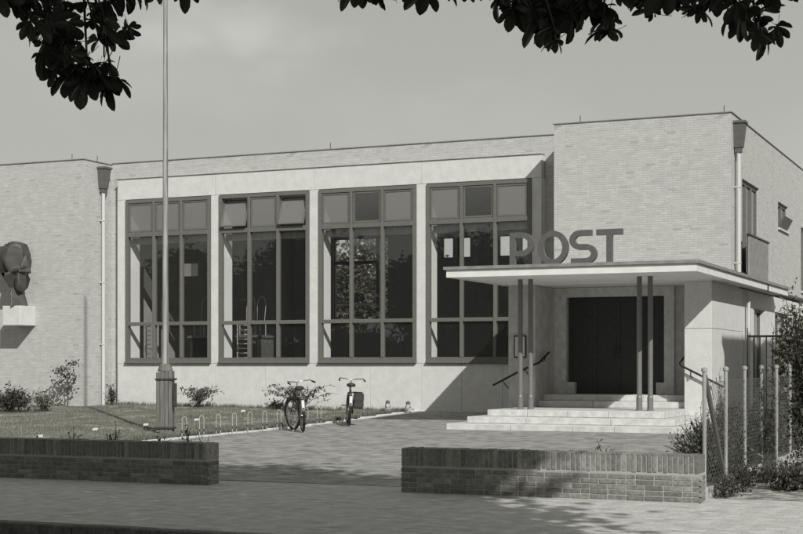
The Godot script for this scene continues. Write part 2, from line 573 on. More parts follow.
func build_post_office():
	var po := thing("post_office", "low pale brick post office with tall steel windows and a flat white canopy", "building")
	var st: SurfaceTool
	# --- wing on the left, in brick
	box_part(po, "wall", M.brick, -46.0, -26.6, -0.2, 7.80, -50.3, -36.7).set_meta("label", "pale brick wall of the projecting wing beside the tall windows")
	box_part(po, "coping", M.lead, -46.0, -26.57, 7.801, 7.823, -50.3, -36.67)
	# --- hall: brick behind a concrete frame
	st = begin()
	bx(st, -26.599, -11.73, 7.10, 7.84, -38.5, -38.15)
	bx(st, -26.599, -26.21, -0.2, 7.10, -38.5, -38.15)
	bx(st, -12.47, -11.73, -0.2, 7.10, -38.5, -38.15)
	part(po, "wall", st, M.brick).set_meta("label", "brick parapet strip above the white concrete band")
	box_part(po, "coping", M.lead, -26.599, -11.73, 7.841, 7.863, -38.55, -38.12)
	box_part(po, "roof", M.lead, -26.6, -11.7, 6.80, 7.06, -50.3, -38.5)
	# concrete frame: band panels, piers, apron panels with open joints over a core
	box_part(po, "frame_core", M.mortar, -26.19, -12.49, 6.70, 7.27, -38.55, -37.90)
	box_part(po, "frame_core", M.mortar, -26.19, -12.49, -0.2, 1.60, -38.35, -37.90)
	var xs := [-26.2, -22.71, -19.39, -16.01, -12.48]
	for i in 4:
		box_part(po, "band_panel", [M.concrete, M.concrete_b][i % 2], xs[i] + 0.004, xs[i + 1] - 0.004, 6.66, 7.295, -38.6, -37.87, 0.006)
	box_part(po, "flashing", M.lead, -26.22, -12.47, 7.297, 7.312, -38.149, -37.84)
	var ap := [-26.2, -24.9, -22.71, -21.0, -19.39, -17.6, -16.01, -14.8, -13.6, -12.48]
	for i in ap.size() - 1:
		box_part(po, "apron_panel", [M.concrete, M.concrete_b][i % 2], ap[i] + 0.003, ap[i + 1] - 0.003, -0.2, 1.62, -38.3, -37.87 + rng.randf_range(-0.003, 0.003), 0.006)
	var openings := [[-25.88, -22.86], [-22.56, -19.55], [-19.23, -16.17], [-15.85, -12.77]]
	var px := [[-26.2, -25.885], [-22.855, -22.565], [-19.545, -19.235], [-16.165, -15.855], [-12.765, -12.48]]
	for p in px:
		box_part(po, "pier", M.concrete, p[0], p[1], 1.625, 6.655, -38.60, -37.872, 0.006)
		box_part(po, "reveal_lining", M.inner_white, p[1] + 0.001, p[1] + 0.012, 1.63, 6.65, -38.61, -37.98)
	for i in 4:
		big_window(po, openings[i][0], openings[i][1], i >= 2, i == 1)
	# --- inside the hall
	box_part(po, "floor", M.interior_mid, -26.45, -11.75, 0.70, 0.84, -50.0, -38.36)
	box_part(po, "ceiling", M.plaster, -26.45, -11.75, 6.72, 6.79, -50.0, -38.61)
	box_part(po, "wall", M.interior, -26.599, -26.46, 0.0, 6.72, -50.0, -38.61).set_meta("label", "inner wall of the hall")
	box_part(po, "wall", M.interior, -11.85, -11.74, 0.0, 6.72, -50.0, -38.51).set_meta("label", "inner wall of the hall")
	st = begin()
	var rear := [[-24.8, -22.5, 3.2, 6.4], [-20.36, -19.88, 5.5, 6.3], [-19.72, -19.2, 5.5, 6.3], [-18.15, -17.6, 5.5, 6.3], [-17.3, -16.7, 5.5, 6.3]]
	for r in around_holes(-26.6, -11.7, -0.2, 6.80, rear):
		bx(st, r[0], r[1], r[2], r[3], -50.3, -50.001)
	part(po, "wall", st, M.interior).set_meta("label", "rear wall of the hall with small high windows")
	for h in rear:
		var f := begin()
		var mx: float = lerpf(h[0], h[1], 0.77)
		for u in [[h[0], h[0] + 0.05], [h[1] - 0.05, h[1]]]:
			bx(f, u[0], u[1], h[2], h[3], -50.2, -50.1)
		bx(f, h[0] + 0.05, h[1] - 0.05, h[2], h[2] + 0.05, -50.2, -50.1)
		bx(f, h[0] + 0.05, h[1] - 0.05, h[3] - 0.05, h[3], -50.2, -50.1)
		if h[1] - h[0] > 1.5:
			bx(f, mx, mx + 0.12, h[2] + 0.05, h[3] - 0.05, -50.22, -50.08)
			bx(f, h[0] + 0.05, mx, 5.40, 5.52, -50.215, -50.085)
		var w := part(po, "window", f, M.dark_steel)
		box_part(w, "pane", M.glass, h[0] + 0.05, h[1] - 0.05, h[2] + 0.05, h[3] - 0.05, -50.155, -50.15)
	box_part(po, "guard_rail", M.paper, -25.2, -22.3, 3.86, 3.95, -50.75, -50.70)
	# --- tall block on the right, in brick, with windows in its side
	var side := [[-40.5, -38.05, 3.95, 6.38], [-45.4, -43.6, 5.60, 6.36], [-49.6, -48.0, 3.95, 6.0]]
	st = begin()
	bx(st, -11.72, -7.48, 3.73, 7.85, -52.0, -36.6)
	for r in around_holes(-52.0, -36.6, 3.73, 7.85, side):
		bx(st, -7.479, -7.13, r[2], r[3], r[0], r[1])
	part(po, "wall", st, M.brick).set_meta("label", "tall pale brick block above the entrance canopy")
	box_part(po, "coping", M.lead, -11.75, -7.10, 7.851, 7.873, -52.0, -36.57)
	for i in 3:
		var h: Array = side[i]
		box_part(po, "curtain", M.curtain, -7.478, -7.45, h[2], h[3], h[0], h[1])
		var f := begin()
		for u in [[h[0], h[0] + 0.07], [h[1] - 0.07, h[1]]]:
			bx(f, -7.28, -7.20, h[2], h[3], u[0], u[1])
		bx(f, -7.28, -7.20, h[2], h[2] + 0.07, h[0] + 0.07, h[1] - 0.07)
		bx(f, -7.28, -7.20, h[3] - 0.09, h[3], h[0] + 0.07, h[1] - 0.07)
		var w := part(po, "window", f, M.steel)
		var n: int = [3, 2, 2][i]
		for k in n:
			var a: float = lerpf(h[0] + 0.07, h[1] - 0.07, float(k) / n)
			var b: float = lerpf(h[0] + 0.07, h[1] - 0.07, float(k + 1) / n)
			box_part(w, "pane", M.glass if i else M.cathedral, -7.246, -7.240, h[2] + 0.07, h[3] - 0.09, a + 0.03, b - 0.03)
			if k:
				box_part(w, "mullion", M.steel, -7.29, -7.185, h[2] + 0.07, h[3] - 0.09, a - 0.03, a + 0.03)
		box_part(w, "sill", M.stone, -7.19, -7.07, h[2] - 0.06, h[2] - 0.002, h[0] - 0.05, h[1] + 0.05)
	# a tilted casement in the small window
	var ca := part(po, "casement", chamfered(Vector3(0.05, 0.36, 1.5), 0.008), M.steel, Vector3(-7.06, 5.80, -44.5))
	ca.rotation.z = deg_to_rad(-28)
	st = begin()
	bx(st, -7.136, -7.129, 3.9, 7.84, -42.77, -42.75)
	part(po, "joint_strip", st, M.lead)
	downpipe(po, -7.13, -37.02, 7.62, 3.80)
	downpipe(po, -26.6, -37.55, 7.60, 0.2)
	# balcony screen on the canopy roof
	var bal := box_part(po, "balcony_screen", M.lead, -6.93, -6.89, 3.80, 4.88, -40.56, -37.75, 0.005)
	box_part(bal, "rail", M.dark_steel, -6.96, -6.86, 4.882, 4.93, -40.6, -37.7, 0.01)
	for i in 6:
		box_part(bal, "post", M.dark_steel, -6.955, -6.932, 3.80, 4.88, -40.5 + i * 0.54, -40.46 + i * 0.54)
	for c in bal.get_children():
		c.position -= bal.position
	# --- portal: low concrete block with the entrance recess
	box_part(po, "portal_wall", M.portal, -12.20, -11.50, -0.2, 3.545, -37.86, -34.40, 0.008)
	box_part(po, "portal_core", M.mortar, -7.79, -7.17, -0.2, 3.54, -37.9, -34.42)
	for y in [[-0.2, 2.43], [2.438, 3.545]]:
		box_part(po, "portal_panel", M.concrete, -7.80, -7.15, y[0], y[1], -36.3, -34.40, 0.008)
		box_part(po, "portal_panel", M.concrete_b, -7.78, -7.152, y[0], y[1], -38.3, -36.308, 0.006)
	st = begin()
	for r in around_holes(-11.498, -7.802, 0.30, 3.545, [[-11.18, -8.65, 0.30, 3.30]]):
		bx(st, r[0], r[1], r[2], r[3], -36.35, -36.0)
	part(po, "portal_wall", st, M.portal)
	st = begin()
	bx(st, -11.497, -11.18, 0.845, 3.54, -35.999, -35.92)
	bx(st, -8.65, -8.40, 0.845, 3.54, -35.999, -35.92)
	bx(st, -11.18, -8.65, 3.30, 3.54, -35.999, -35.921)
	var sur := part(po, "door_surround", st, M.stone)
	for x in [-11.18, -8.86]:
		box_part(sur, "plinth_block", M.stone, x + 0.002, x + 0.21, 0.845, 1.14, -36.2, -35.93, 0.01)
	for k in 4:
		var a := -11.17 + k * 0.6275
		var b := a + 0.6275
		var f := begin()
		bx(f, a + 0.002, b - 0.002, 0.85, 3.29, -36.20, -36.15)
		bx(f, a + 0.002, a + 0.10, 0.85, 3.29, -36.149, -36.13)
		bx(f, b - 0.10, b - 0.002, 0.85, 3.29, -36.149, -36.13)
		for y in [0.85, 1.75, 2.80, 3.17]:
			bx(f, a + 0.10, b - 0.10, y, y + 0.12, -36.149, -36.131)
		var d := part(po, "door", f, M.door)
		if k == 1 or k == 2:
			var hs := begin()
			var hx := b - 0.05 if k == 1 else a + 0.05
			tube(hs, [Vector3(hx, 1.75, -36.11), Vector3(hx, 1.75, -36.06), Vector3(hx, 2.05, -36.06), Vector3(hx, 2.05, -36.11)], 0.012, 0.012, 6)
			part(d, "handle", hs, M.dark_steel)
	# --- ground floor of the side, behind the portal
	st = begin()
	bx(st, -11.6, -7.62, -0.2, 3.54, -52.0, -38.52)
	var low := [[-41.5, -39.9, 0.35, 3.10], [-45.5, -43.2, 1.2, 3.12]]
	for r in around_holes(-52.0, -38.308, -0.2, 3.545, low):
		bx(st, -7.60, -7.15, r[2], r[3], r[0], r[1])
	part(po, "wall", st, M.concrete_b).set_meta("label", "ground floor side wall under the canopy")
	for i in 2:
		var h: Array = low[i]
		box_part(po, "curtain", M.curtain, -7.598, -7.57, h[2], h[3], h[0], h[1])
		var f := begin()
		for u in [[h[0], h[0] + 0.07], [h[1] - 0.07, h[1]]]:
			bx(f, -7.36, -7.28, h[2], h[3], u[0], u[1])
		bx(f, -7.36, -7.28, h[2], h[2] + (0.6 if i == 0 else 0.07), h[0] + 0.07, h[1] - 0.07)
		bx(f, -7.36, -7.28, h[3] - 0.07, h[3], h[0] + 0.07, h[1] - 0.07)
		var w := part(po, ["door", "window"][i], f, M.steel)
		for k in 2:
			var a: float = lerpf(h[0] + 0.07, h[1] - 0.07, k / 2.0)
			var b: float = lerpf(h[0] + 0.07, h[1] - 0.07, (k + 1) / 2.0)
			box_part(w, "pane", M.glass, -7.325, -7.318, h[2] + 0.1, h[3] - 0.07, a + 0.03, b - 0.03)
			if k:
				box_part(w, "mullion", M.steel, -7.37, -7.27, h[2] + 0.1, h[3] - 0.07, a - 0.03, a + 0.03)
	st = begin()
	tube(st, [Vector3(-7.05, 3.5, -38.5), Vector3(-7.05, 0.15, -38.5)], 0.05, 0.05, 10)
	part(po, "downpipe", st, M.pipe)
	# --- canopy
	st = begin()
	bx(st, -12.33, -6.71, 3.575, 3.71, -34.399, -30.685)
	bx(st, -7.149, -6.71, 3.575, 3.71, -42.62, -34.399)
	bx(st, -12.33, -12.201, 3.575, 3.71, -37.8, -34.399)
	bx(st, -12.20, -7.15, 3.55, 3.712, -37.86, -34.40)
	var can := part(po, "canopy", st, M.plaster)
	st = begin()
	bx(st, -12.355, -6.69, 3.545, 3.712, -30.684, -30.66)
	bx(st, -12.355, -12.331, 3.545, 3.712, -37.8, -30.684)
	bx(st, -6.709, -6.69, 3.545, 3.712, -39.22, -30.684)
	bx(st, -6.709, -6.69, 3.545, 3.712, -42.64, -39.42)
	part(can, "fascia", st, M.fascia)
	box_part(can, "joint_cover", M.dark_steel, -6.715, -6.68, 3.53, 3.79, -39.42, -39.22)
	st = begin()
	bx(st, -12.41, -6.64, 3.716, 3.785, -31.1, -30.61)
	bx(st, -12.41, -12.0, 3.716, 3.785, -37.8, -31.1)
	bx(st, -7.0, -6.64, 3.716, 3.785, -42.66, -31.1)
	bx(st, -12.0, -7.0, 3.716, 3.74, -37.8, -31.1)
	part(can, "flashing", st, M.lead)
	for x in [-11.231, -10.978, -8.393, -8.140]:
		var c := begin()
		lathe(c, Vector3(x, 0.54, -32.5), [Vector2(0.085, 0), Vector2(0.085, 0.02), Vector2(0.068, 0.03), Vector2(0.068, 0.30), Vector2(0.058, 0.33), Vector2(0.058, 3.035)], 20)
		part(po, "column", c, M.column)
	# --- steps that wrap round the platform
	var lv := [[-12.50, -7.02, -31.0, 0.0, 0.24], [-12.15, -7.34, -31.4, 0.241, 0.39], [-11.80, -7.66, -31.8, 0.391, 0.54]]
	for i in 3:
		var l: Array = lv[i]
		var n: int = [4, 3, 4][i]
		var cut: Array = [l[0]]
		for k in n - 1:
			cut.append(lerpf(l[0], l[1], (k + 1.0) / n) + rng.randf_range(-0.25, 0.25))
		cut.append(l[1])
		for k in n:
			box_part(po, "step_block", M.stone, cut[k] + 0.0025, cut[k + 1] - 0.0025, l[3], l[4] + rng.randf_range(-0.002, 0.002), -34.395, l[2] + rng.randf_range(-0.006, 0.006), 0.012)
	box_part(po, "platform", M.stone, -11.495, -7.805, 0.1, 0.538, -36.34, -34.397)
	for l in [[-34.60, 0.539, 0.69], [-35.0, 0.691, 0.84]]:
		for k in 3:
			var cu := [-11.495, -10.1, -8.95, -7.805]
			box_part(po, "step_block", M.stone, cu[k] + 0.002, cu[k + 1] - 0.002, l[1], l[2], -36.34, l[0], 0.01)
	# --- handrails
	st = begin()
	tube(st, [Vector3(-12.56, 1.07, -34.27), Vector3(-11.98, 1.36, -34.27), Vector3(-11.50, 1.58, -34.27), Vector3(-11.39, 1.63, -34.35), Vector3(-11.39, 1.89, -35.15)], 0.026, 0.026, 10)
	for p in [Vector3(-12.30, 1.20, -34.27), Vector3(-11.72, 1.48, -34.27)]:
		tube(st, [p, p + Vector3(0.06, -0.12, -0.02), p + Vector3(0.10, -0.20, -0.135)], 0.014, 0.014, 6)
	tube(st, [Vector3(-11.39, 1.80, -34.87), Vector3(-11.42, 1.68, -34.87), Vector3(-11.505, 1.66, -34.87)], 0.014, 0.014, 6)
	part(po, "handrail", st, M.black)
	st = begin()
	tube(st, [Vector3(-7.91, 1.80, -35.0), Vector3(-7.91, 1.62, -34.4), Vector3(-7.85, 1.56, -34.27), Vector3(-6.85, 1.06, -34.27)], 0.026, 0.026, 10)
	tube(st, [Vector3(-7.62, 1.44, -34.27), Vector3(-7.62, 1.30, -34.29), Vector3(-7.62, 1.28, -34.405)], 0.014, 0.014, 6)
	tube(st, [Vector3(-7.25, 1.26, -34.27), Vector3(-7.25, 1.12, -34.29), Vector3(-7.25, 1.10, -34.405)], 0.014, 0.014, 6)
	part(po, "handrail", st, M.black)
	# --- bracket that carries the sculpture, and small rods on the parapets
	box_part(po, "bracket", M.concrete, -29.05, -28.38, 2.78, 3.38, -36.70, -35.95, 0.015)
	for p in [Vector3(-11.1, 7.885, -36.9), Vector3(-7.36, 7.885, -36.9), Vector3(-27.25, 7.835, -37.0), Vector3(-26.75, 7.835, -37.6), Vector3(-19.1, 7.875, -38.35)]:
		st = begin()
		tube(st, [p, p + Vector3(0, 0.20, 0)], 0.014, 0.012, 6)
		part(po, "parapet_rod", st, M.zinc)
	rebase(po, Vector3(-19.0, 0.25, -44.0))

func build_sign():
	var t := thing("post_sign", "grey block letters reading POST standing on the canopy edge", "sign", Vector3(-9.65, 3.787, -31.0))
	var z0 := -0.06
	var z1 := 0.06
	var w := 0.125
	var h := 0.74
	var letters := {}
	var arc := func(c: Vector2, rx: float, ry: float, a0: float, a1: float, n: int):
		var out := []
		for i in n + 1:
			var a := deg_to_rad(lerpf(a0, a1, float(i) / n))
			out.append(c + Vector2(cos(a) * rx, sin(a) * ry))
		return out
	var st := begin()
	var x := -1.235
	ribbon(st, [Vector2(x, 0), Vector2(x, h)], w, z0, z1)
	var rp := 0.205
	var bowl := [Vector2(x + w / 2, h - w / 2)]
	bowl.append_array(arc.call(Vector2(x + 0.215, h - w / 2 - rp), rp + 0.02, rp, 90, -90, 14))
	bowl.append(Vector2(x + w / 2, h - w / 2 - 2 * rp))
	ribbon(st, bowl, w, z0 + 0.002, z1 - 0.002)
	part(t, "letter", st, M.letter).set_meta("label", "letter P of the entrance sign")
	st = begin()
	var o: Array = arc.call(Vector2(-0.292, h / 2), 0.345 - w / 2, h / 2 - w / 2 + 0.01, 0, 360, 40)
	o.pop_back()
	ribbon(st, o, w, z0, z1, true)
	part(t, "letter", st, M.letter).set_meta("label", "letter O of the entrance sign")
	st = begin()
	var r2 := (h - w) / 4
	var s := [Vector2(0.59, h - w / 2)]
	s.append_array(arc.call(Vector2(0.335, h - w / 2 - r2), r2 + 0.03, r2, 90, 270, 12))
	s.append_array(arc.call(Vector2(0.46, w / 2 + r2), r2 + 0.03, r2, 90, -90, 12))
	s.append(Vector2(0.125, w / 2))
	ribbon(st, s, w, z0, z1)
	part(t, "letter", st, M.letter).set_meta("label", "letter S of the entrance sign")
	st = begin()
	ribbon(st, [Vector2(0.70, h - w / 2), Vector2(1.28, h - w / 2)], w, z0, z1)
	ribbon(st, [Vector2(0.99, 0), Vector2(0.99, h - w)], w, z0, z1)
	part(t, "letter", st, M.letter).set_meta("label", "letter T of the entrance sign")

func build_sculpture():
	var t := thing("sculpture", "dark bronze abstract sculpture with a beak-like fin on a white wall bracket", "sculpture", Vector3(-28.72, 3.38, -36.28))
	var blob := func(p: Vector3, c: Vector3, r: Vector3) -> float:
		var q := ((p - c) / r).abs()
		return (pow(q.x ** 2.3 + q.y ** 2.3 + q.z ** 2.3, 1.0 / 2.3) - 1.0) * minf(r.x, minf(r.y, r.z))
	var cap := func(p: Vector3, a: Vector3, b: Vector3, r0: float, r1: float) -> float:
		var t2 := clampf((p - a).dot(b - a) / (b - a).length_squared(), 0, 1)
		return p.distance_to(a.lerp(b, t2)) - lerpf(r0, r1, t2)
	var smin := func(a: float, b: float, k: float) -> float:
		var h := clampf(0.5 + 0.5 * (b - a) / k, 0, 1)
		return lerpf(b, a, h) - k * h * (1 - h)
	# the part that two shifted ellipsoids share: it has a sharp rim
	var lens := func(p: Vector3, c: Vector3, r: Vector3, off: Vector3) -> float:
		return maxf(blob.call(p, c + off, r), blob.call(p, c - off, r))
	var field := func(p: Vector3) -> float:
		# foot: a flat-sided stem that leans and widens downwards
		var yy := clampf(p.y / 0.95, 0, 1)
		var cx := lerpf(0.06, -0.06, minf(1.0, yy * 1.6)) - 0.16 * maxf(0.0, p.y - 0.6)
		var hw := lerpf(0.23, 0.17, minf(1.0, yy * 1.9)) + 0.42 * maxf(0.0, p.y - 0.55)
		var d := maxf(absf(p.x - cx) * 0.86 + absf(p.z) * 0.52 - hw, maxf(-p.y - 0.05, p.y - 1.0)) * 0.9
		# teardrop tucked under the beak, with a keel towards the viewer
		d = smin.call(d, maxf(lens.call(p, Vector3(0.16, 0.72, 0.10), Vector3(0.40, 0.44, 0.36), Vector3(0.21, 0, -0.08)), 0.44 - p.y + 0.22 * (p.x - 0.3)), 0.025)
		# two upright sails, each with a sharp leading edge, twisted against each other
		var u := Vector3(p.x, p.y + 0.16 * p.x, p.z).rotated(Vector3.UP, 0.5 * (p.y - 1.4))
		var sail: float = lens.call(u, Vector3(-0.02, 1.48, 0.02), Vector3(0.56, 0.66, 0.50), Vector3(0.24, 0, 0.14))
		sail = maxf(sail, maxf((p.y - 1.98 + 0.34 * absf(p.x + 0.05)) * 0.9, maxf((p.x - 0.25 + 0.12 * (p.y - 1.5)) * 0.95, (p.z * 0.8 + p.x * 0.55 - 0.20) * 0.95)))
		d = minf(d, sail)
		var v := p.rotated(Vector3.UP, -0.7 * (p.y - 1.2))
		d = minf(d, lens.call(v, Vector3(-0.50, 1.36, 0.0), Vector3(0.54, 0.52, 0.42), Vector3(0.22, 0, -0.12)))
		# the swept link from the stem up into the left sail
		d = smin.call(d, cap.call(p, Vector3(-0.14, 0.78, 0), Vector3(-0.48, 1.10, 0), 0.15, 0.17), 0.05)
		# the beak: a thin shelf, sharp all round, that rises to the right and kicks up
		var q := Vector3(p.x, p.y - 0.30 * (p.x + 0.3) - 0.25 * maxf(0, p.x - 0.2), p.z)
		d = minf(d, lens.call(q, Vector3(0.05, 0.92, 0.10), Vector3(0.52, 0.42, 0.44), Vector3(0, 0.30, 0)))
		var k := lerpf(0.16, 0.01, clampf((p.y - 1.02) / 0.58, 0, 1))
		d = minf(d, maxf(absf(p.x - lerpf(0.30, 0.34, clampf((p.y - 1.0) / 0.6, 0, 1))) * 0.8 + absf(p.z - 0.06) * 0.5 - k, maxf(1.0 - p.y, p.y - 1.60)))
		# a deep carved fold between the sails
		var g: float = cap.call(p, Vector3(-0.28, 1.02, 0.30), Vector3(-0.22, 1.86, 0.24), 0.06, 0.05)
		return maxf(d, -g)
	part(t, "bronze_body", net(field, Vector3(-1.0, -0.02, -0.36), Vector3(0.7, 2.15, 0.56), 0.03), M.bronze)

# ---------------------------------------------------------------- ground
func build_ground():
	structure("terrain", sheet(-260, 260, -300, 160, -0.30, 20.0, 0.0, false), M.terrain)
	structure("road", sheet(-120, 90, -11.72, -0.5, -0.12, 6.0, 0.0, false), M.asphalt)
	structure("pavement", sheet(-70, 60, -17.2, -11.9, 0.0, 2.0, 0.0, false), M.pavement)
	structure("verge", sheet(-120, 90, -0.5, 60, -0.02, 6.0, 0.03, false), M.lawn)
	# kerb stones along the street side of the pavement
	var k := Node3D.new()
	k.name = "kerb"
	k.set_meta("kind", "structure")
	add_child(k)
	for i in 26:
		var x := -19.0 + i * 0.9
		var ks := chamfered(Vector3(0.893, 0.30, 0.17), 0.015)
		part(k, "kerb_stone", ks, M.kerb, Vector3(x, -0.147 + rng.randf_range(-0.004, 0.004), -11.81 + rng.randf_range(-0.004, 0.004)))
	structure("forecourt", sheet(-16.12, -4.6, -38.2, -17.2, 0.004, 0.8, 0.012), M.pavers)
	structure("lawn", sheet(-44, -16.22, -38.3, -17.2, 0.004, 0.5, 0.035), M.lawn)
	structure("planting_bed", sheet(-4.62, -3.64, -46, -17.2, 0.02, 0.3, 0.03), M.soil)
	structure("yard", sheet(-3.60, 14, -60, -17.2, 0.006, 0.6, 0.008, true), M.sand)
	structure("side_path", sheet(-7.2, -4.6, -60, -38.2, 0.0, 1.0, 0.02), M.pavers)
	# edging stones between lawn and forecourt
	var e := Node3D.new()
	e.name = "lawn_edging"
	e.set_meta("kind", "structure")
	add_child(e)
	var es := chamfered(Vector3(0.10, 0.30, 0.985), 0.012)
	for i in 21:
		var z := -17.75 - i * 1.0
		part(e, "edging_stone", es, M.concrete_b, Vector3(-16.17, ground_y(-16.17, z) - 0.115 + rng.randf_range(-0.006, 0.006), z))

func blade_tuft() -> ArrayMesh:
	var st := begin()
	for i in 4:
		var a := i * 1.7
		var d := Vector3(cos(a), 0, sin(a))
		var o := d * 0.02
		var s := d.cross(Vector3.UP) * 0.006
		tri(st, o - s, o + s, o + d * 0.03 + Vector3(0, 0.055, 0))
	return st.commit()

func build_grass():
	var o := Node3D.new()
	var xf := []
	var ti := []
	var n := FastNoiseLite.new()
	n.frequency = 0.25
	for i in 52000:
		var x := rng.randf_range(-31.0, -16.25)
		var z := rng.randf_range(-38.0, -20.0)
		if x < -26.4 and z < -36.6:
			continue
		var q := n.get_noise_2d(x, z)
		if q < rng.randf_range(-0.9, -0.1):
			continue
		var s := rng.randf_range(0.5, 1.15) * (1.0 + 0.5 * q)
		xf.append(Transform3D(Basis(Vector3.UP, rng.randf() * TAU).scaled(Vector3(s, s * rng.randf_range(0.6, 1.2), s)), Vector3(x, ground_y(x, z) + 0.0, z)))
		ti.append(rng.randf_range(0.6, 1.2) * (1.0 + 0.5 * q))
	# longer grass left along the lawn's edges
	for i in 2600:
		var z := rng.randf_range(-37.5, -18.0)
		var x := -16.27 - absf(rng.randfn(0, 0.07))
		if i % 3 == 0:
			x = rng.randf_range(-26.2, -12.6)
			z = -37.78 + absf(rng.randfn(0, 0.10))
			if x > -16.2:
				continue
		var s := rng.randf_range(1.2, 2.8)
		xf.append(Transform3D(Basis(Vector3.UP, rng.randf() * TAU).scaled(Vector3(s * 0.7, s, s * 0.7)), Vector3(x, ground_y(x, z), z)))
		ti.append(rng.randf_range(0.4, 1.0))
	o.free()
	var g := copies(self, "grass", blade_tuft(), M.grass, xf, ti)
	g.set_meta("label", "short mown grass covering the front lawn")
	g.set_meta("category", "grass")

# ---------------------------------------------------------------- low brick walls
func garden_wall(label: String, x0: float, x1: float, zf: float):
	var t := thing("garden_wall", label, "wall", Vector3((x0 + x1) / 2, 0, zf - 0.17), "low brick walls along the pavement")
	var L := x1 - x0
	var h := L / 2
	var D := 0.33
	box_part(t, "mortar_core", M.mortar, -h + 0.008, h - 0.008, -0.1, 0.525, -D / 2 + 0.008, D / 2 - 0.008)
	var str_m := [chamfered(Vector3(0.206, 0.05, 0.1), 0.004), chamfered(Vector3(0.206, 0.052, 0.102), 0.006)]
	var head := chamfered(Vector3(0.099, 0.05, 0.1), 0.005)
	var sold := [chamfered(Vector3(0.049, 0.207, D), 0.004), chamfered(Vector3(0.052, 0.205, D), 0.006), chamfered(Vector3(0.047, 0.210, D), 0.004)]
	var side := chamfered(Vector3(0.1, 0.05, 0.206), 0.005)
	var clay := func(): return M["clay%d" % [0, 1, 1, 2, 3, 3, 1, 4][rng.randi() % 8]]
	for c in 5:
		var y := 0.035 + c * 0.0605
		var x := -h
		# courses alternate stretchers with a header now and then; ends close on a header
		var first := c % 2 == 1
		while x < h - 0.05:
			var use_head: bool = first or rng.randf() < 0.10 or h - x < 0.205
			first = false
			var bw := 0.099 if use_head else 0.206
			var mesh: ArrayMesh = head if use_head else str_m[rng.randi() % 2]
			var b := part(t, "brick", mesh, clay.call(), Vector3(x + bw / 2, y, D / 2 - 0.05 + rng.randf_range(-0.003, 0.002)))
			b.rotation = Vector3(rng.randfn(0, 0.006), rng.randfn(0, 0.006), rng.randfn(0, 0.006))
			x += bw + 0.0115
		part(t, "brick", side, clay.call(), Vector3(h - 0.05, y, D / 2 - 0.218 + rng.randf_range(-0.002, 0.002)))
	var n := int(round(L / 0.0605))
	for i in n:
		var b := part(t, "brick", sold[rng.randi() % 3], clay.call(), Vector3(-h + (i + 0.5) * L / n, 0.335 + 0.105 + rng.randf_range(-0.004, 0.004), rng.randf_range(-0.004, 0.004)))
		b.rotation = Vector3(rng.randfn(0, 0.006), 0, rng.randfn(0, 0.007))

# ---------------------------------------------------------------- street furniture
func build_flagpole():
	var t := thing("flagpole", "tall wooden flagpole clamped between upright planks on the lawn", "flagpole", Vector3(-17.6, 0.14, -27.25))
	var st := begin()
	tube(st, [Vector3(0, 0.15, 0), Vector3(0, 3, 0), Vector3(0, 7, 0), Vector3(0, 12.5, 0)], 0.078, 0.035, 14)
	part(t, "pole", st, M.pole)
	var foot := Basis(Vector3.UP, 0.35)
	for q in [[-0.135, 0.0, 0.08, 0.28], [0.135, 0.0, 0.08, 0.28], [-0.046, 0.105, 0.088, 0.08], [0.046, 0.115, 0.088, 0.06], [0.0, -0.11, 0.17, 0.07]]:
		var p := part(t, "plank", chamfered(Vector3(q[2], 1.34 + rng.randf_range(-0.03, 0.03), q[3]), 0.012), M.timber, foot * Vector3(q[0], 0.62, q[1]))
		p.rotation.y = 0.35
	for y in [0.06, 1.12]:
		var b := part(t, "iron_band", chamfered(Vector3(0.40, 0.045, 0.33), 0.008), M.dark_steel, Vector3(0.01, y, 0))
		b.rotation.y = 0.35
	st = begin()
	tube(st, [Vector3(0.12, 1.12, 0.05), Vector3(0.30, 1.13, 0.0)], 0.022, 0.018, 6)
	part(t, "bolt", st, M.dark_steel)
	st = begin()
	lathe(st, Vector3(0, 1.29, 0), [Vector2(0.16, 0), Vector2(0.165, 0.03), Vector2(0.13, 0.13), Vector2(0.085, 0.17)], 12)
	part(t, "rope_coil", st, M.timber)
	var c := part(t, "cleat_box", chamfered(Vector3(0.07, 0.52, 0.10), 0.01), M.dark_steel, Vector3(0.26, 0.78, 0.02))
	c.rotation.y = 0.35
	st = begin()
	tube(st, [Vector3(0.085, 1.0, 0.05), Vector3(0.10, 5, 0.05), Vector3(0.06, 12.3, 0.03)], 0.004, 0.004, 4)
	part(t, "halyard", st, M.timber)

func build_bike_stands():
	var words := ["nearest the flagpole", "second from the flagpole", "third from the flagpole", "fourth from the flagpole", "fifth from the flagpole", "sixth from the flagpole", "just left of the first bicycle", "beside the first bicycle", "between the two bicycles", "beside the second bicycle"]
	for i in 10:
		var z := -25.25 - i * 0.665
		var t := thing("bicycle_stand", "narrow steel wheel hoop at the lawn edge, " + words[i], "bicycle stand", Vector3(-15.86, ground_y(-15.86, z), z), "wheel hoops along the lawn edge")
		t.rotation.y = 0.62
		var st := begin()
		var pts := [Vector3(-0.045, 0, 0), Vector3(-0.045, 0.42, 0)]
		for k in 7:
			var a := PI - PI * k / 6
			pts.append(Vector3(cos(a) * 0.045, 0.42 + sin(a) * 0.045, 0))
		pts.append(Vector3(0.045, 0, 0))
		tube(st, pts, 0.009, 0.009, 6)
		part(t, "hoop", st, M.hoop)
		st = begin()
		for s in [-0.045, 0.045]:
			tube(st, [Vector3(s, 0.14, 0), Vector3(s, 0.19, 0)], 0.014, 0.014, 6)
		part(t, "clamp", st, M.dark_steel)
		part(t, "foot_block", chamfered(Vector3(0.13, 0.06, 0.06), 0.01), M.kerb, Vector3(0, -0.02, 0))

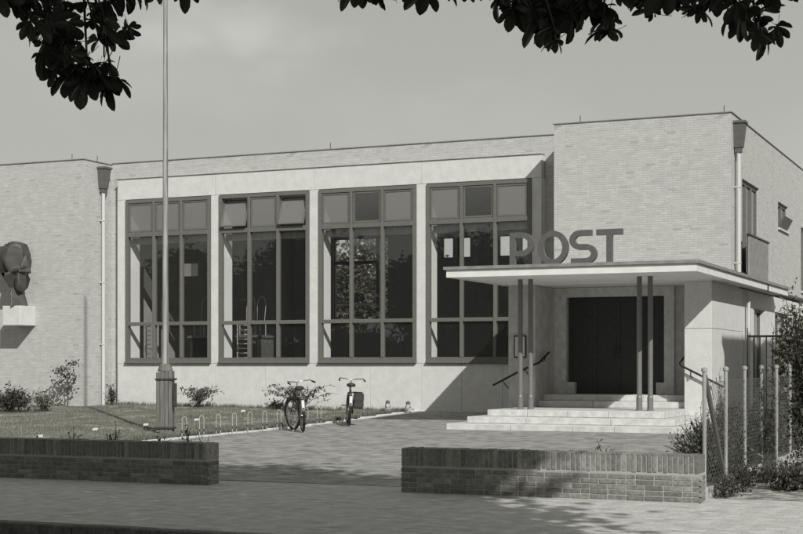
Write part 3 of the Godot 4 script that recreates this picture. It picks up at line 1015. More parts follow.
func bicycle(label: String, at: Vector3, heading: float, lean: float, steer: float, bag: bool):
	var t := thing("bicycle", label, "bicycle", at, "bicycles parked at the lawn edge")
	t.rotation = Vector3(0, heading, lean)
	t.scale = Vector3.ONE * 1.06
	var R := 0.34
	var rear := Vector3(0, R, 0.54)
	var bb := Vector3(0, 0.29, 0.08)
	var seat := Vector3(0, 0.80, 0.30)
	var h0 := Vector3(0, 0.64, -0.36)
	var h1 := Vector3(0, 0.86, -0.28)
	var front := Vector3(0, R, -0.56)
	var U := Vector3(0, 0, 1)
	var wheel := func(parent: Node3D, c: Vector3):
		var st := begin()
		ring_of(st, c, U, Vector3.UP, R - 0.02, 0.027, 32, 8)
		var w := part(parent, "wheel", st, M.rubber)
		st = begin()
		ring_of(st, c, U, Vector3.UP, R - 0.047, 0.011, 32, 6)
		part(w, "rim", st, M.chrome)
		st = begin()
		for k in 18:
			var a := TAU * k / 18
			var s := 0.03 if k % 2 else -0.03
			tube(st, [c + Vector3(s, 0, 0), c + (U * cos(a) + Vector3.UP * sin(a)) * (R - 0.05)], 0.0025, 0.0025, 3, false)
		tube(st, [c + Vector3(-0.055, 0, 0), c + Vector3(0.055, 0, 0)], 0.02, 0.02, 8)
		part(w, "spokes", st, M.chrome)
	wheel.call(t, rear)
	var st := begin()
	tube(st, [bb, seat - Vector3(0, 0.02, 0)], 0.021, 0.021)
	tube(st, [bb, h0], 0.024, 0.024)
	tube(st, [seat - Vector3(0, 0.10, 0.02), h1 - Vector3(0, 0.04, 0.01)], 0.020, 0.020)
	tube(st, [h0 - Vector3(0, 0.03, 0.01), h1], 0.021, 0.021)
	for s in [-0.055, 0.055]:
		tube(st, [bb + Vector3(s * 0.6, 0, 0), rear + Vector3(s, 0, 0)], 0.010, 0.010, 6)
		tube(st, [seat + Vector3(s * 0.3, -0.10, 0), rear + Vector3(s, 0, 0)], 0.009, 0.009, 6)
	part(t, "frame", st, M.enamel)
	# front wheel, fork and handlebar turn together
	var f := Node3D.new()
	f.name = "steering"
	t.add_child(f)
	f.position = h0
	f.rotation.y = steer
	wheel.call(f, front - h0)
	st = begin()
	for s in [-0.05, 0.05]:
		tube(st, [Vector3(s * 0.4, 0, 0), Vector3(s, -0.05, -0.03), front - h0 + Vector3(s, 0.06, 0.03), front - h0 + Vector3(s, 0, 0)], 0.012, 0.009, 6)
	part(f, "fork", st, M.enamel)
	st = begin()
	var hb := h1 - h0 + Vector3(0, 0.16, 0.03)
	tube(st, [h1 - h0, hb], 0.013, 0.013, 8)
	tube(st, [hb + Vector3(-0.29, -0.02, 0.24), hb + Vector3(-0.27, 0.03, 0.10), hb + Vector3(-0.14, 0.02, -0.02), hb, hb + Vector3(0.14, 0.02, -0.02), hb + Vector3(0.27, 0.03, 0.10), hb + Vector3(0.29, -0.02, 0.24)], 0.011, 0.011, 8)
	part(f, "handlebar", st, M.chrome)
	for s in [-1.0, 1.0]:
		st = begin()
		tube(st, [hb + Vector3(s * 0.282, 0.005, 0.15), hb + Vector3(s * 0.292, -0.025, 0.27)], 0.019, 0.019, 8)
		part(f, "grip", st, M.rubber)
	st = begin()
	lathe(st, Vector3.ZERO, [Vector2(0.0, 0.06), Vector2(0.045, 0.03), Vector2(0.055, -0.03), Vector2(0.0, -0.05)], 12)
	var lamp := part(f, "headlamp", st, M.chrome, h1 - h0 + Vector3(0, 0.03, -0.09))
	lamp.rotation.x = PI / 2
	st = begin()
	ring_of(st, front - h0, U, Vector3.UP, R + 0.026, 0.028, 14, 5, PI * 0.30, PI * 1.05)
	part(f, "mudguard", st, M.enamel)
	for c in f.get_children():
		var x: Transform3D = f.transform * c.transform
		f.remove_child(c)
		t.add_child(c, true)
		c.transform = x
	t.remove_child(f)
	f.free()
	st = begin()
	ring_of(st, rear, U, Vector3.UP, R + 0.026, 0.032, 16, 5, -PI * 0.12, PI * 0.85)
	var mg := part(t, "mudguard", st, M.enamel)
	box_part(mg, "white_patch", M.white, -0.030, 0.030, 0.42, 0.66, rear.z + R - 0.085, rear.z + R + 0.012, 0.006).rotation.x = 0.0
	st = begin()
	lathe(st, Vector3.ZERO, [Vector2(0, 0.012), Vector2(0.018, 0.012), Vector2(0.022, 0)], 10)
	var rl := part(mg, "tail_reflector", st, M.chrome, Vector3(0, 0.70, rear.z + R - 0.07))
	rl.rotation.x = PI / 2
	# saddle: a wide rear that narrows to a nose
	st = begin()
	tube(st, [seat - Vector3(0, 0.1, 0.02), seat + Vector3(0, 0.07, 0)], 0.012, 0.012, 8)
	part(t, "seat_post", st, M.chrome)
	var field := func(p: Vector3) -> float:
		var q := (p - Vector3(0, 0, 0.07)) / Vector3(0.105, 0.055, 0.10)
		var a := (q.length() - 1.0) * 0.055
		var tt := clampf((p.z + 0.15) / 0.2, 0, 1)
		var b := p.distance_to(Vector3(0, 0, lerpf(-0.15, 0.05, tt))) - lerpf(0.022, 0.05, tt)
		return maxf(minf(a, b), -p.y - 0.035)
	part(t, "saddle", net(field, Vector3(-0.13, -0.08, -0.20), Vector3(0.13, 0.08, 0.20), 0.018), M.leather, seat + Vector3(0, 0.10, 0.02))
	st = begin()
	for s in [-0.07, 0.07]:
		tube(st, [Vector3(s, 0.735, 0.34), Vector3(s, 0.735, 0.86)], 0.007, 0.007, 5)
		tube(st, [Vector3(s, 0.735, 0.80), rear + Vector3(s * 0.8, 0, 0.01)], 0.006, 0.006, 5)
	for z in [0.36, 0.52, 0.68, 0.84]:
		tube(st, [Vector3(-0.07, 0.735, z), Vector3(0.07, 0.735, z)], 0.006, 0.006, 5)
	part(t, "luggage_carrier", st, M.enamel)
	part(t, "chain_guard", chamfered(Vector3(0.03, 0.11, 0.58), 0.012), M.enamel, Vector3(0.06, 0.31, 0.30))
	st = begin()
	tube(st, [bb + Vector3(-0.07, 0, 0), bb + Vector3(0.08, 0, 0)], 0.02, 0.02, 8)
	for s in [-1.0, 1.0]:
		tube(st, [bb + Vector3(s * 0.075, 0, 0), bb + Vector3(s * 0.085, -s * 0.14, s * 0.09)], 0.010, 0.010, 6)
	part(t, "crank", st, M.chrome)
	for s in [-1.0, 1.0]:
		part(t, "pedal", chamfered(Vector3(0.10, 0.025, 0.07), 0.006), M.rubber, bb + Vector3(s * 0.14, -s * 0.14, s * 0.09))
	# skirt guards
	for s in [-0.065, 0.065]:
		st = begin()
		for k in 9:
			var a := lerpf(0.05, PI * 0.75, k / 8.0)
			tube(st, [rear + Vector3(s, 0, 0), rear + Vector3(s * 0.8, sin(a) * R, cos(a) * R)], 0.003, 0.003, 3, false)
		part(t, "skirt_guard", st, M.enamel)
	st = begin()
	tube(st, [bb + Vector3(-0.04, -0.02, 0.10), bb + Vector3(-0.18, -0.29, 0.16)], 0.010, 0.010, 6)
	part(t, "side_stand", st, M.chrome)
	if bag:
		var bf := func(p: Vector3) -> float:
			var q := p.abs() - Vector3(0.075, 0.14, 0.13)
			return Vector3(maxf(q.x, 0), maxf(q.y, 0), maxf(q.z, 0)).length() + minf(maxf(q.x, maxf(q.y, q.z)), 0) - 0.035 + 0.008 * sin(p.y * 40.0 + p.z * 21.0)
		var b := part(t, "pannier", net(bf, Vector3(-0.14, -0.2, -0.2), Vector3(0.14, 0.2, 0.2), 0.022), M.canvas, Vector3(0.18, 0.56, 0.60))
		part(b, "flap", chamfered(Vector3(0.22, 0.02, 0.25), 0.008), M.leather, Vector3(-0.03, 0.19, 0))

func build_small_things():
	bicycle("dark bicycle with splayed handlebar parked nearer the flagpole", Vector3(-15.28, ground_y(-15.3, -29.2) + 0.015, -29.15), 0.60, 0.07, 0.34, false)
	bicycle("dark upright bicycle with a bag on its carrier, nearer the entrance", Vector3(-15.42, ground_y(-15.4, -31.9) + 0.015, -31.95), 0.47, -0.05, 0.08, true)
	# two stub posts at the far end of the lawn
	for a in [[Vector3(-16.75, 0.26, -37.2), "shorter pale stub post at the lawn corner by the tall windows"], [Vector3(-16.0, 0.25, -36.9), "pale stub post on the paving edge nearest the canopy shadow"]]:
		var t := thing("stub_post", a[1], "post", a[0], "stub posts at the end of the lawn")
		var st := begin()
		lathe(st, Vector3.ZERO, [Vector2(0.085, -0.1), Vector2(0.075, 0.20), Vector2(0.06, 0.24)], 12)
		part(t, "shaft", st, M.old_concrete)
		st = begin()
		lathe(st, Vector3.ZERO, [Vector2(0.06, 0.24), Vector2(0.062, 0.30), Vector2(0.03, 0.335), Vector2(0.0, 0.34)], 12)
		part(t, "cap", st, M.zinc)
	# plant labels
	var tags := [[-18.09, -29.33, "white plant label in the lawn just right of the flagpole"], [-19.12, -33.29, "white plant label behind the middle wheel hoops"], [-17.83, -26.84, "white plant label just left of the flagpole foot"], [-19.58, -36.62, "white plant label farthest away, behind the first bicycle"], [-17.66, -24.75, "white plant label between flagpole and left frame edge"], [-17.08, -22.21, "white plant label nearest the left end of the brick wall"]]
	for a in tags:
		var t := thing("plant_label", a[2], "plant label", Vector3(a[0], ground_y(a[0], a[1]), a[1]), "plant labels on the lawn")
		t.rotation.y = 0.4
		var st := begin()
		tube(st, [Vector3(0, -0.05, 0), Vector3(0, 0.20, 0)], 0.007, 0.007, 5)
		part(t, "stake", st, M.zinc)
		var p := part(t, "tag", chamfered(Vector3(0.11, 0.008, 0.07), 0.002), M.paper, Vector3(0, 0.21, 0.0))
		p.rotation = Vector3(0.7, 0, 0.1)
	# framed notice by the entrance
	var nb := thing("notice_board", "narrow framed notice with pale paper on the wall behind the columns", "notice board", Vector3(-11.88, 2.03, -34.37))
	part(nb, "frame", chamfered(Vector3(0.32, 0.56, 0.05), 0.006), M.dark_steel)
	box_part(nb, "paper", M.paper, -0.125, 0.125, -0.24, 0.24, 0.0255, 0.028)

func build_inside():
	for i in 2:
		var x: float = [-25.5, -22.2][i]
		var t := thing("slatted_rack", ["pale slatted rack inside the window nearest the flagpole", "pale slatted rack inside the window with open top sashes"][i], "rack", Vector3(x, 0.84, -38.72), "slatted racks behind the windows")
		var st := begin()
		for u in [-0.22, 0.22]:
			bx(st, u - 0.02, u + 0.02, 0, 2.05, -0.02, 0.02)
		part(t, "upright", st, M.interior_pale)
		for k in 8:
			box_part(t, "slat", M.interior_pale, -0.24, 0.24, 0.95 + k * 0.14, 0.98 + k * 0.14, 0.021, 0.04)
	for a in [[-24.35, "pale tubular loop chair back inside the window nearest the flagpole, left one"], [-23.85, "pale tubular loop chair back inside the window nearest the flagpole, right one"], [-22.72, "pale tubular loop chair back inside the second window, left one"], [-22.34, "pale tubular loop chair back inside the second window, right one"]]:
		var t := thing("loop_chair", a[1], "chair", Vector3(a[0], 2.50, -40.0), "loop-backed chairs inside the hall")
		var st := begin()
		tube(st, [Vector3(-0.13, 0.45, 0), Vector3(-0.15, 0.95, -0.05), Vector3(-0.10, 1.16, -0.07), Vector3(0, 1.22, -0.075), Vector3(0.10, 1.16, -0.07), Vector3(0.15, 0.95, -0.05), Vector3(0.13, 0.45, 0)], 0.012, 0.012, 8)
		part(t, "back_loop", st, M.interior_pale)
		part(t, "seat", chamfered(Vector3(0.40, 0.04, 0.40), 0.012), M.interior_mid, Vector3(0, 0.44, 0.18))
		for p in [Vector3(-0.17, 0.21, 0.0), Vector3(0.17, 0.21, 0.0), Vector3(-0.17, 0.21, 0.35), Vector3(0.17, 0.21, 0.35)]:
			part(t, "leg", chamfered(Vector3(0.025, 0.42, 0.025), 0.004), M.interior_pale, p)
	var pl := thing("gallery_platform", "dark raised platform that carries the loop chairs inside the hall", "platform", Vector3(-23.4, 0.84, -40.1))
	part(pl, "deck", chamfered(Vector3(2.6, 0.08, 1.2), 0.01), M.brown_wood, Vector3(0, 1.62, 0))
	for x in [-1.2, 1.2]:
		part(pl, "support", chamfered(Vector3(0.1, 1.58, 1.0), 0.01), M.brown_wood, Vector3(x, 0.79, 0))
	var hn := thing("hanging_notice", "pale rectangular notice hanging inside the window behind the flagpole", "notice", Vector3(-24.56, 4.37, -39.5))
	part(hn, "sheet", chamfered(Vector3(0.50, 0.40, 0.02), 0.004), M.paper, Vector3(0, 0.20, 0))
	var st := begin()
	for s in [-0.2, 0.2]:
		tube(st, [Vector3(s, 0.4, 0), Vector3(s, 2.36, 0)], 0.004, 0.004, 4)
	part(hn, "cord", st, M.black)

# ---------------------------------------------------------------- fence and gate on the right
func build_fence():
	var X := -3.62
	var t := thing("wire_fence", "wire mesh fence on slim capped posts along the right of the forecourt", "fence", Vector3(X, 0, -17.0))
	var n := 14
	for i in n:
		var z := -i * 1.25
		var g := ground_y(X, -17.0 + z)
		var st := begin()
		lathe(st, Vector3(0, g - 0.2, z), [Vector2(0.024, 0), Vector2(0.024, 1.68), Vector2(0.036, 1.685), Vector2(0.036, 1.72), Vector2(0.015, 1.735), Vector2(0, 1.737)], 10)
		part(t, "post", st, M.pole)
		if i == n - 1:
			break
		var gz := ground_y(X, -17.0 + z - 0.6)
		var top := gz + 0.13 + 0.02 * (i % 3)
		part(t, "plinth_board", chamfered(Vector3(0.07, 0.42, 1.19), 0.012), M.old_concrete, Vector3(0, top - 0.21, z - 0.625))
		st = begin()
		var y0 := top + 0.02
		var y1 := g + 1.36
		var hh := y1 - y0
		var u := -hh
		while u < 1.22:
			for s in [0, 1]:
				var a0 := maxf(u, 0.015)
				var a1 := minf(u + hh, 1.235)
				if a1 - a0 > 0.02:
					var ya := y0 + (a0 - u) if s == 0 else y1 - (a0 - u)
					var yb := y0 + (a1 - u) if s == 0 else y1 - (a1 - u)
					tube(st, [Vector3(0.003 * s, ya, z - a0), Vector3(0.003 * s, yb, z - a1)], 0.0018, 0.0018, 3, false)
			u += 0.095
		for y in [y0, y1]:
			tube(st, [Vector3(0, y, z - 0.01), Vector3(0, y, z - 1.24)], 0.0035, 0.0035, 4, false)
		part(t, "wire_mesh", st, M.wire)
	var b := begin()
	tube(b, [Vector3(0, 1.44, -0.03), Vector3(0, 0.30, -1.05)], 0.030, 0.030, 8)
	part(t, "brace", b, M.zinc)
	var g := thing("side_gate", "tall dark railing gate beside the building's side wall", "gate", Vector3(-5.3, 0.28, -38.0))
	var f := begin()
	for y in [[0.12, 0.17], [2.0, 2.06]]:
		bx(f, -1.70, 1.70, y[0], y[1], -0.02, 0.02)
	part(g, "rail", f, M.zinc)
	for k in 22:
		box_part(g, "bar", M.zinc, -1.70 + k * 0.16, -1.672 + k * 0.16, 0.05, 2.0 if k % 7 else 2.25, -0.014, 0.014)

# the house next door, whose corner shades the side wall
func build_house():
	var t := thing("neighbour_house", "plain brick house next door, just outside the right edge", "house", Vector3(5.5, 0, -33.75))
	var st := begin()
	bx(st, -4.6, 4.6, -0.2, 10.0, -7.0, 6.4)
	part(t, "wall", st, M.house)
	box_part(t, "roof", M.lead, -4.75, 4.75, 10.001, 10.17, -7.15, 6.55)
	for y in [1.0, 4.2, 7.4]:
		for x in [-2.6, 0.0, 2.6]:
			var f := begin()
			bx(f, x - 0.7, x + 0.7, y, y + 1.8, 6.401, 6.46)
			var w := part(t, "window", f, M.white)
			box_part(w, "pane", M.door, x - 0.62, x + 0.62, y + 0.08, y + 1.72, 6.461, 6.47)

# ---------------------------------------------------------------- plants
# one drooping leaflet, obovate, folded along its midrib; grows from the origin along dir
func leaflet(st: SurfaceTool, base: Vector3, dir: Vector3, up: Vector3, L: float, W: float, droop: float, fine: bool):
	var side := dir.cross(up).normalized()
	var ts := [0.0, 0.25, 0.5, 0.7, 0.86, 0.96, 1.0] if fine else [0.0, 0.62, 1.0]
	var ws := [0.06, 0.42, 0.8, 1.0, 0.9, 0.5, 0.0] if fine else [0.05, 1.0, 0.0]
	var mid := []
	for t in ts:
		mid.append(base + dir * L * t * (1.0 - 0.12 * droop * t) - up * droop * L * t * t)
	for i in ts.size() - 1:
		for s in [-1.0, 1.0]:
			var a: Vector3 = mid[i]
			var b: Vector3 = mid[i + 1]
			var ao: Vector3 = a + side * s * W * ws[i] * 0.5 + up * 0.18 * W * ws[i]
			var bo: Vector3 = b + side * s * W * ws[i + 1] * 0.5 + up * 0.18 * W * ws[i + 1]
			if ws[i + 1] == 0.0:
				tri(st, a, b, ao)
			elif s > 0:
				quad(st, a, b, bo, ao)
			else:
				quad(st, b, a, ao, bo)

func palm_leaf(sd: int, fine: bool) -> ArrayMesh:
	var r := RandomNumberGenerator.new()
	r.seed = sd
	var st := begin()
	var n := 7
	for i in n:
		var a := lerpf(-2.2, 2.2, float(i) / (n - 1)) + r.randf_range(-0.1, 0.1)
		var L := lerpf(1.0, 0.55, absf(a) / 2.2) * r.randf_range(0.85, 1.1)
		var d := Vector3(sin(a), r.randf_range(-0.25, 0.15), cos(a)).normalized()
		leaflet(st, Vector3.ZERO, d, Vector3.UP, L, L * 0.48, r.randf_range(0.2, 0.75), fine)
	if fine:
		tube(st, [Vector3.ZERO, Vector3(0, 0.25, -0.5), Vector3(0, 0.55, -0.85)], 0.012, 0.016, 4, false)
	return st.commit()

func small_leaf() -> ArrayMesh:
	var st := begin()
	leaflet(st, Vector3.ZERO, Vector3(0, 0, 1), Vector3.UP, 1.0, 0.5, 0.2, false)
	return st.commit()

func leaf_basis(r: RandomNumberGenerator, tilt: float, s: float) -> Basis:
	return (Basis(Vector3.UP, r.randf() * TAU) * Basis(Vector3.RIGHT, r.randfn(0.2, tilt)) * Basis(Vector3.BACK, r.randfn(0, tilt * 0.6))).scaled(Vector3.ONE * s)

func chestnut(label: String, at: Vector3, crown: Vector3, rad: Vector3, clumps: int, per: int, sd: int, hem: bool, near: Array) -> Node3D:
	var r := RandomNumberGenerator.new()
	r.seed = sd
	var t := thing("chestnut_tree", label, "tree", at, "chestnut trees along the street")
	var st := begin()
	var top := crown + Vector3(0, rad.y * 0.4, 0)
	tube(st, [Vector3(0, -0.3, 0), Vector3(0.03, 0.4, 0.02), Vector3(0.05, 2.4, 0), (Vector3(0.1, 3.4, 0) + crown) * 0.5, top], 0.30, 0.06, 12)
	part(t, "trunk", st, M.bark)
	var xf := []
	var ti := []
	for c in clumps:
		var d := Vector3(r.randfn(), r.randfn() * 0.8, r.randfn()).normalized()
		var q := crown + d * rad * pow(r.randf(), 0.3)
		if c % 8 == 0:
			st = begin()
			var a := Vector3(0.05, r.randf_range(2.6, 3.6), 0).lerp(crown, 0.3)
			tube(st, [a, a.lerp(q, 0.5) + Vector3(0, 0.35, 0), q], 0.08, 0.02, 6)
			var far := q + at
			if not (hem and low_hem(a.lerp(q, 0.7) + at, 0.3)) and not (hem and low_hem(far, 0.2)):
				part(t, "limb", st, M.bark)
		for k in per:
			var p := q + Vector3(r.randfn(0, 0.42), r.randfn(0, 0.3), r.randfn(0, 0.42))
			if hem and low_hem(p + at, 0.35):
				continue
			xf.append(Transform3D(leaf_basis(r, 0.45, r.randf_range(0.15, 0.24)), p))
			ti.append(r.randf_range(0.7, 1.35))
	copies(t, "crown", palm_leaf(sd, false), M.leaf, xf, ti)
	var kinds := [palm_leaf(sd + 1, true), palm_leaf(sd + 2, true), palm_leaf(sd + 3, true)]
	for i in near.size():
		var p: Vector3 = near[i] - at
		p.y = maxf(p.y, 3.36 - at.y)
		var m := part(t, "leaf", kinds[i % 3], M.leaf, p)
		m.basis = leaf_basis(r, 0.55, r.randf_range(0.11, 0.205))
		m.position = p
		var q := p + Vector3(r.randf_range(-0.08, 0.08), r.randf_range(0.0, 0.10), r.randf_range(-0.3, 0.3))
		var m2 := part(t, "leaf", kinds[(i + 1) % 3], M.leaf, q)
		m2.basis = leaf_basis(r, 0.7, r.randf_range(0.08, 0.18))
		m2.position = q
	# twigs that carry the hanging leaves, from the crown down
	if near.size():
		for i in range(0, near.size(), 3):
			var p: Vector3 = near[i] - at
			st = begin()
			var up := p + Vector3(r.randf_range(-0.2, 0.2), 1.1, r.randf_range(0.2, 0.6))
			tube(st, [up, up.lerp(p, 0.6) + Vector3(0, -0.05, 0), p + Vector3(0, 0.03, 0)], 0.012, 0.005, 5)
			part(t, "twig", st, M.bark)
	return t

# the pruned underside of the crowns rises towards the building, where the street is kept clear
func low_hem(p: Vector3, slack: float) -> bool:
	var ahead := -p.x * sin(deg_to_rad(23.7)) - p.z * cos(deg_to_rad(23.7))
	return p.y < 1.75 + slack + 0.262 * maxf(ahead, 0.0)

func bush(nm: String, label: String, cat: String, at: Vector3, rad: Vector3, n: int, size: float, m: Material, stems: int, sd: int, twigs := 0.0, group := "") -> Node3D:
	var r := RandomNumberGenerator.new()
	r.seed = sd
	var t := thing(nm, label, cat, at, group)
	var xf := []
	var ti := []
	var cl := []
	var st := begin()
	for i in stems:
		var d := Vector3(r.randfn(), absf(r.randfn()) * 0.9 + 0.25, r.randfn()).normalized()
		var q := d * rad * r.randf_range(0.6, 1.0) + Vector3(0, rad.y * 0.35, 0)
		cl.append(q)
		tube(st, [Vector3(r.randfn(0, 0.05), -0.05, r.randfn(0, 0.05)), q * Vector3(0.4, 0.6, 0.4), q], 0.013, 0.004, 4)
		if twigs > 0:
			for k in 2:
				var e := q + Vector3(r.randfn(0, 1), absf(r.randfn(0, 1.2)), r.randfn(0, 1)) * twigs
				tube(st, [q * Vector3(0.7, 0.8, 0.7), q.lerp(e, 0.5), e], 0.006, 0.003, 3)
	part(t, "stem", st, M.bark)
	for i in n:
		var q: Vector3 = cl[r.randi() % cl.size()]
		var p := q.lerp(q * Vector3(0.5, 0.45, 0.5), r.randf()) + Vector3(r.randfn(), r.randfn(), r.randfn()) * rad * 0.16
		if p.y < 0.0:
			p.y = r.randf() * 0.1
		xf.append(Transform3D(leaf_basis(r, 0.8, size * r.randf_range(0.6, 1.3)), p))
		ti.append(r.randf_range(0.55, 1.5))
	copies(t, "foliage", small_leaf(), m, xf, ti)
	return t

func arching(label: String, at: Vector3, n: int, reach: float, high: float, m: Material, sd: int):
	var r := RandomNumberGenerator.new()
	r.seed = sd
	var t := thing("arching_shrub", label, "shrub", at)
	var st := begin()
	var xf := []
	var ti := []
	for i in n:
		var a := r.randf() * TAU
		var R := reach * r.randf_range(0.35, 1.0)
		var H := high * r.randf_range(0.6, 1.0)
		var d := Vector3(cos(a), 0, sin(a) * 0.5)
		var pts := []
		for k in 7:
			var u := k / 6.0
			pts.append(d * R * u + Vector3(0, H * (1.9 * u - 1.15 * u * u), 0))
		tube(st, pts, 0.007, 0.003, 4)
		for k in 22:
			var u := r.randf_range(0.2, 1.0)
			var p := d * R * u + Vector3(0, H * (1.9 * u - 1.15 * u * u), 0)
			xf.append(Transform3D(leaf_basis(r, 0.9, r.randf_range(0.05, 0.11)), p + Vector3(r.randfn(), r.randfn(), r.randfn()) * 0.02))
			ti.append(r.randf_range(0.5, 1.4))
	part(t, "stem", st, M.bark)
	copies(t, "foliage", small_leaf(), m, xf, ti)

func build_plants():
	bush("shrub", "dense dark shrub at the left edge below the sculpture", "shrub", Vector3(-26.9, 0.33, -33.6), Vector3(0.75, 0.5, 0.6), 1500, 0.10, M.shrub, 40, 71)
	bush("shrub", "smaller loose shrub just right of the dense one below the sculpture", "shrub", Vector3(-26.0, 0.33, -34.0), Vector3(0.45, 0.42, 0.4), 500, 0.08, M.shrub_light, 26, 72)
	# a young tree with layered sprays
	var t := thing("sapling", "thin young tree with a few leaf sprays against the brick wing", "tree", Vector3(-26.75, 0.38, -36.1))
	var st := begin()
	tube(st, [Vector3(0, -0.05, 0), Vector3(0.02, 0.6, 0), Vector3(-0.02, 1.1, 0)], 0.016, 0.008, 6)
	for q in [Vector3(-0.35, 1.05, 0), Vector3(0.28, 1.25, 0.1), Vector3(0.2, 0.85, 0), Vector3(-0.2, 0.7, 0.1), Vector3(0.35, 1.35, 0)]:
		tube(st, [Vector3(0, q.y - 0.25, 0), q], 0.008, 0.004, 4)
	part(t, "trunk", st, M.bark)
	var xf := []
	var ti := []
	for q in [Vector3(-0.30, 1.05, 0), Vector3(-0.10, 1.10, 0), Vector3(0.28, 1.28, 0.1), Vector3(0.15, 0.85, 0), Vector3(-0.15, 0.72, 0.1), Vector3(0.02, 0.50, 0), Vector3(-0.05, 0.95, 0.05)]:
		for k in 38:
			xf.append(Transform3D(leaf_basis(rng, 0.5, rng.randf_range(0.08, 0.14)), q + Vector3(rng.randfn(0, 0.13), rng.randfn(0, 0.05), rng.randfn(0, 0.1))))
			ti.append(rng.randf_range(0.6, 1.4))
	copies(t, "crown", small_leaf(), M.shrub, xf, ti)
	bush("shrub", "slim leafy shrub in the corner by the downpipe", "shrub", Vector3(-26.15, 0.33, -37.5), Vector3(0.20, 0.55, 0.2), 240, 0.08, M.shrub, 18, 74)
	arching("arching grassy shrub with upright twigs just right of the flagpole", Vector3(-22.9, 0.34, -37.2), 26, 0.85, 0.75, M.dry, 75)
	arching("wide arching shrub against the concrete wall behind the first bicycle", Vector3(-19.4, 0.28, -37.0), 34, 1.35, 0.95, M.shrub, 76)
	bush("shrub", "low dark shrub half hidden behind the first bicycle", "shrub", Vector3(-20.3, 0.28, -37.2), Vector3(0.4, 0.28, 0.3), 260, 0.09, M.shrub, 18, 77)
	# low plants behind the left wall
	var spots := [[-13.2, "leftmost"], [-12.75, "second from the left"], [-12.15, "third from the left"], [-11.8, "fourth from the left"], [-11.3, "fifth from the left"], [-10.9, "sixth from the left"], [-10.55, "nearest the wall's end"]]
	for i in spots.size():
		bush("bedding_plant", "low leafy plant peeping over the left brick wall, " + spots[i][1], "plant", Vector3(spots[i][0], 0.0, -17.25 - 0.1 * (i % 3)), Vector3(0.16, 0.42 + 0.04 * (i % 3), 0.15), 190, 0.06, [M.shrub, M.dry][i % 2], 14, 80 + i, 0.05, "low plants behind the brick walls")
	bush("bedding_plant", "small sprig of leaves peeping over the middle of the right brick wall", "plant", Vector3(-4.9, 0.0, -17.2), Vector3(0.22, 0.48, 0.15), 140, 0.06, M.dry, 12, 90, 0.06, "low plants behind the brick walls")
	# the planting bed along the fence
	bush("shrub", "twiggy dark bush right of the steps behind the end of the brick wall", "shrub", Vector3(-4.02, 0.05, -19.3), Vector3(0.55, 0.66, 0.7), 2600, 0.055, M.shrub_mid, 60, 91, 0.09)
	bush("shrub", "leafy bush along the wire fence, the nearest of that row", "shrub", Vector3(-4.1, 0.05, -20.8), Vector3(0.5, 0.75, 0.8), 2200, 0.06, M.shrub, 40, 92, 0.10)
	bush("shrub", "leafy bush along the wire fence, the middle of that row", "shrub", Vector3(-4.15, 0.07, -22.8), Vector3(0.5, 0.75, 0.9), 2200, 0.06, M.shrub, 34, 93, 0.10)
	bush("shrub", "low bush along the wire fence, the farthest of that row", "shrub", Vector3(-4.1, 0.08, -25.5), Vector3(0.5, 0.6, 0.9), 1500, 0.07, M.shrub, 30, 94, 0.10)
	# evergreen at the right edge and a paler tree behind it
	var e := bush("evergreen_tree", "tall dark evergreen at the right edge beside the fence", "tree", Vector3(-2.80, 0.0, -20.4), Vector3(0.48, 1.95, 0.55), 9500, 0.06, M.shrub_mid, 130, 95, 0.12)
	st = begin()
	tube(st, [Vector3(0, -0.1, 0), Vector3(0.03, 1.2, 0), Vector3(0, 2.4, 0)], 0.07, 0.02, 8)
	part(e, "trunk", st, M.bark)
	bush("light_tree", "pale leafed tree in front of the side wall at the right edge", "tree", Vector3(-5.2, 0.2, -33.5), Vector3(0.5, 2.1, 0.6), 3200, 0.13, M.shrub_light, 70, 96, 0.15)
	for i in 4:
		bush("weed", "straggling weed at the foot of the wire fence, %s from the brick wall" % ["first", "second", "third", "fourth"][i], "plant", Vector3(-3.45 + 0.05 * (i % 2), 0.0, -17.35 - i * 0.72), Vector3(0.22, 0.16 + 0.05 * (i % 3), 0.3), 260, 0.05, [M.dry, M.shrub][i % 2], 22, 300 + i, 0.06, "weeds along the fence")
	bush("shrub", "low dark bush under the evergreen in the sandy yard", "shrub", Vector3(-2.85, 0.0, -18.6), Vector3(0.5, 0.30, 0.6), 800, 0.07, M.shrub, 30, 97, 0.05)

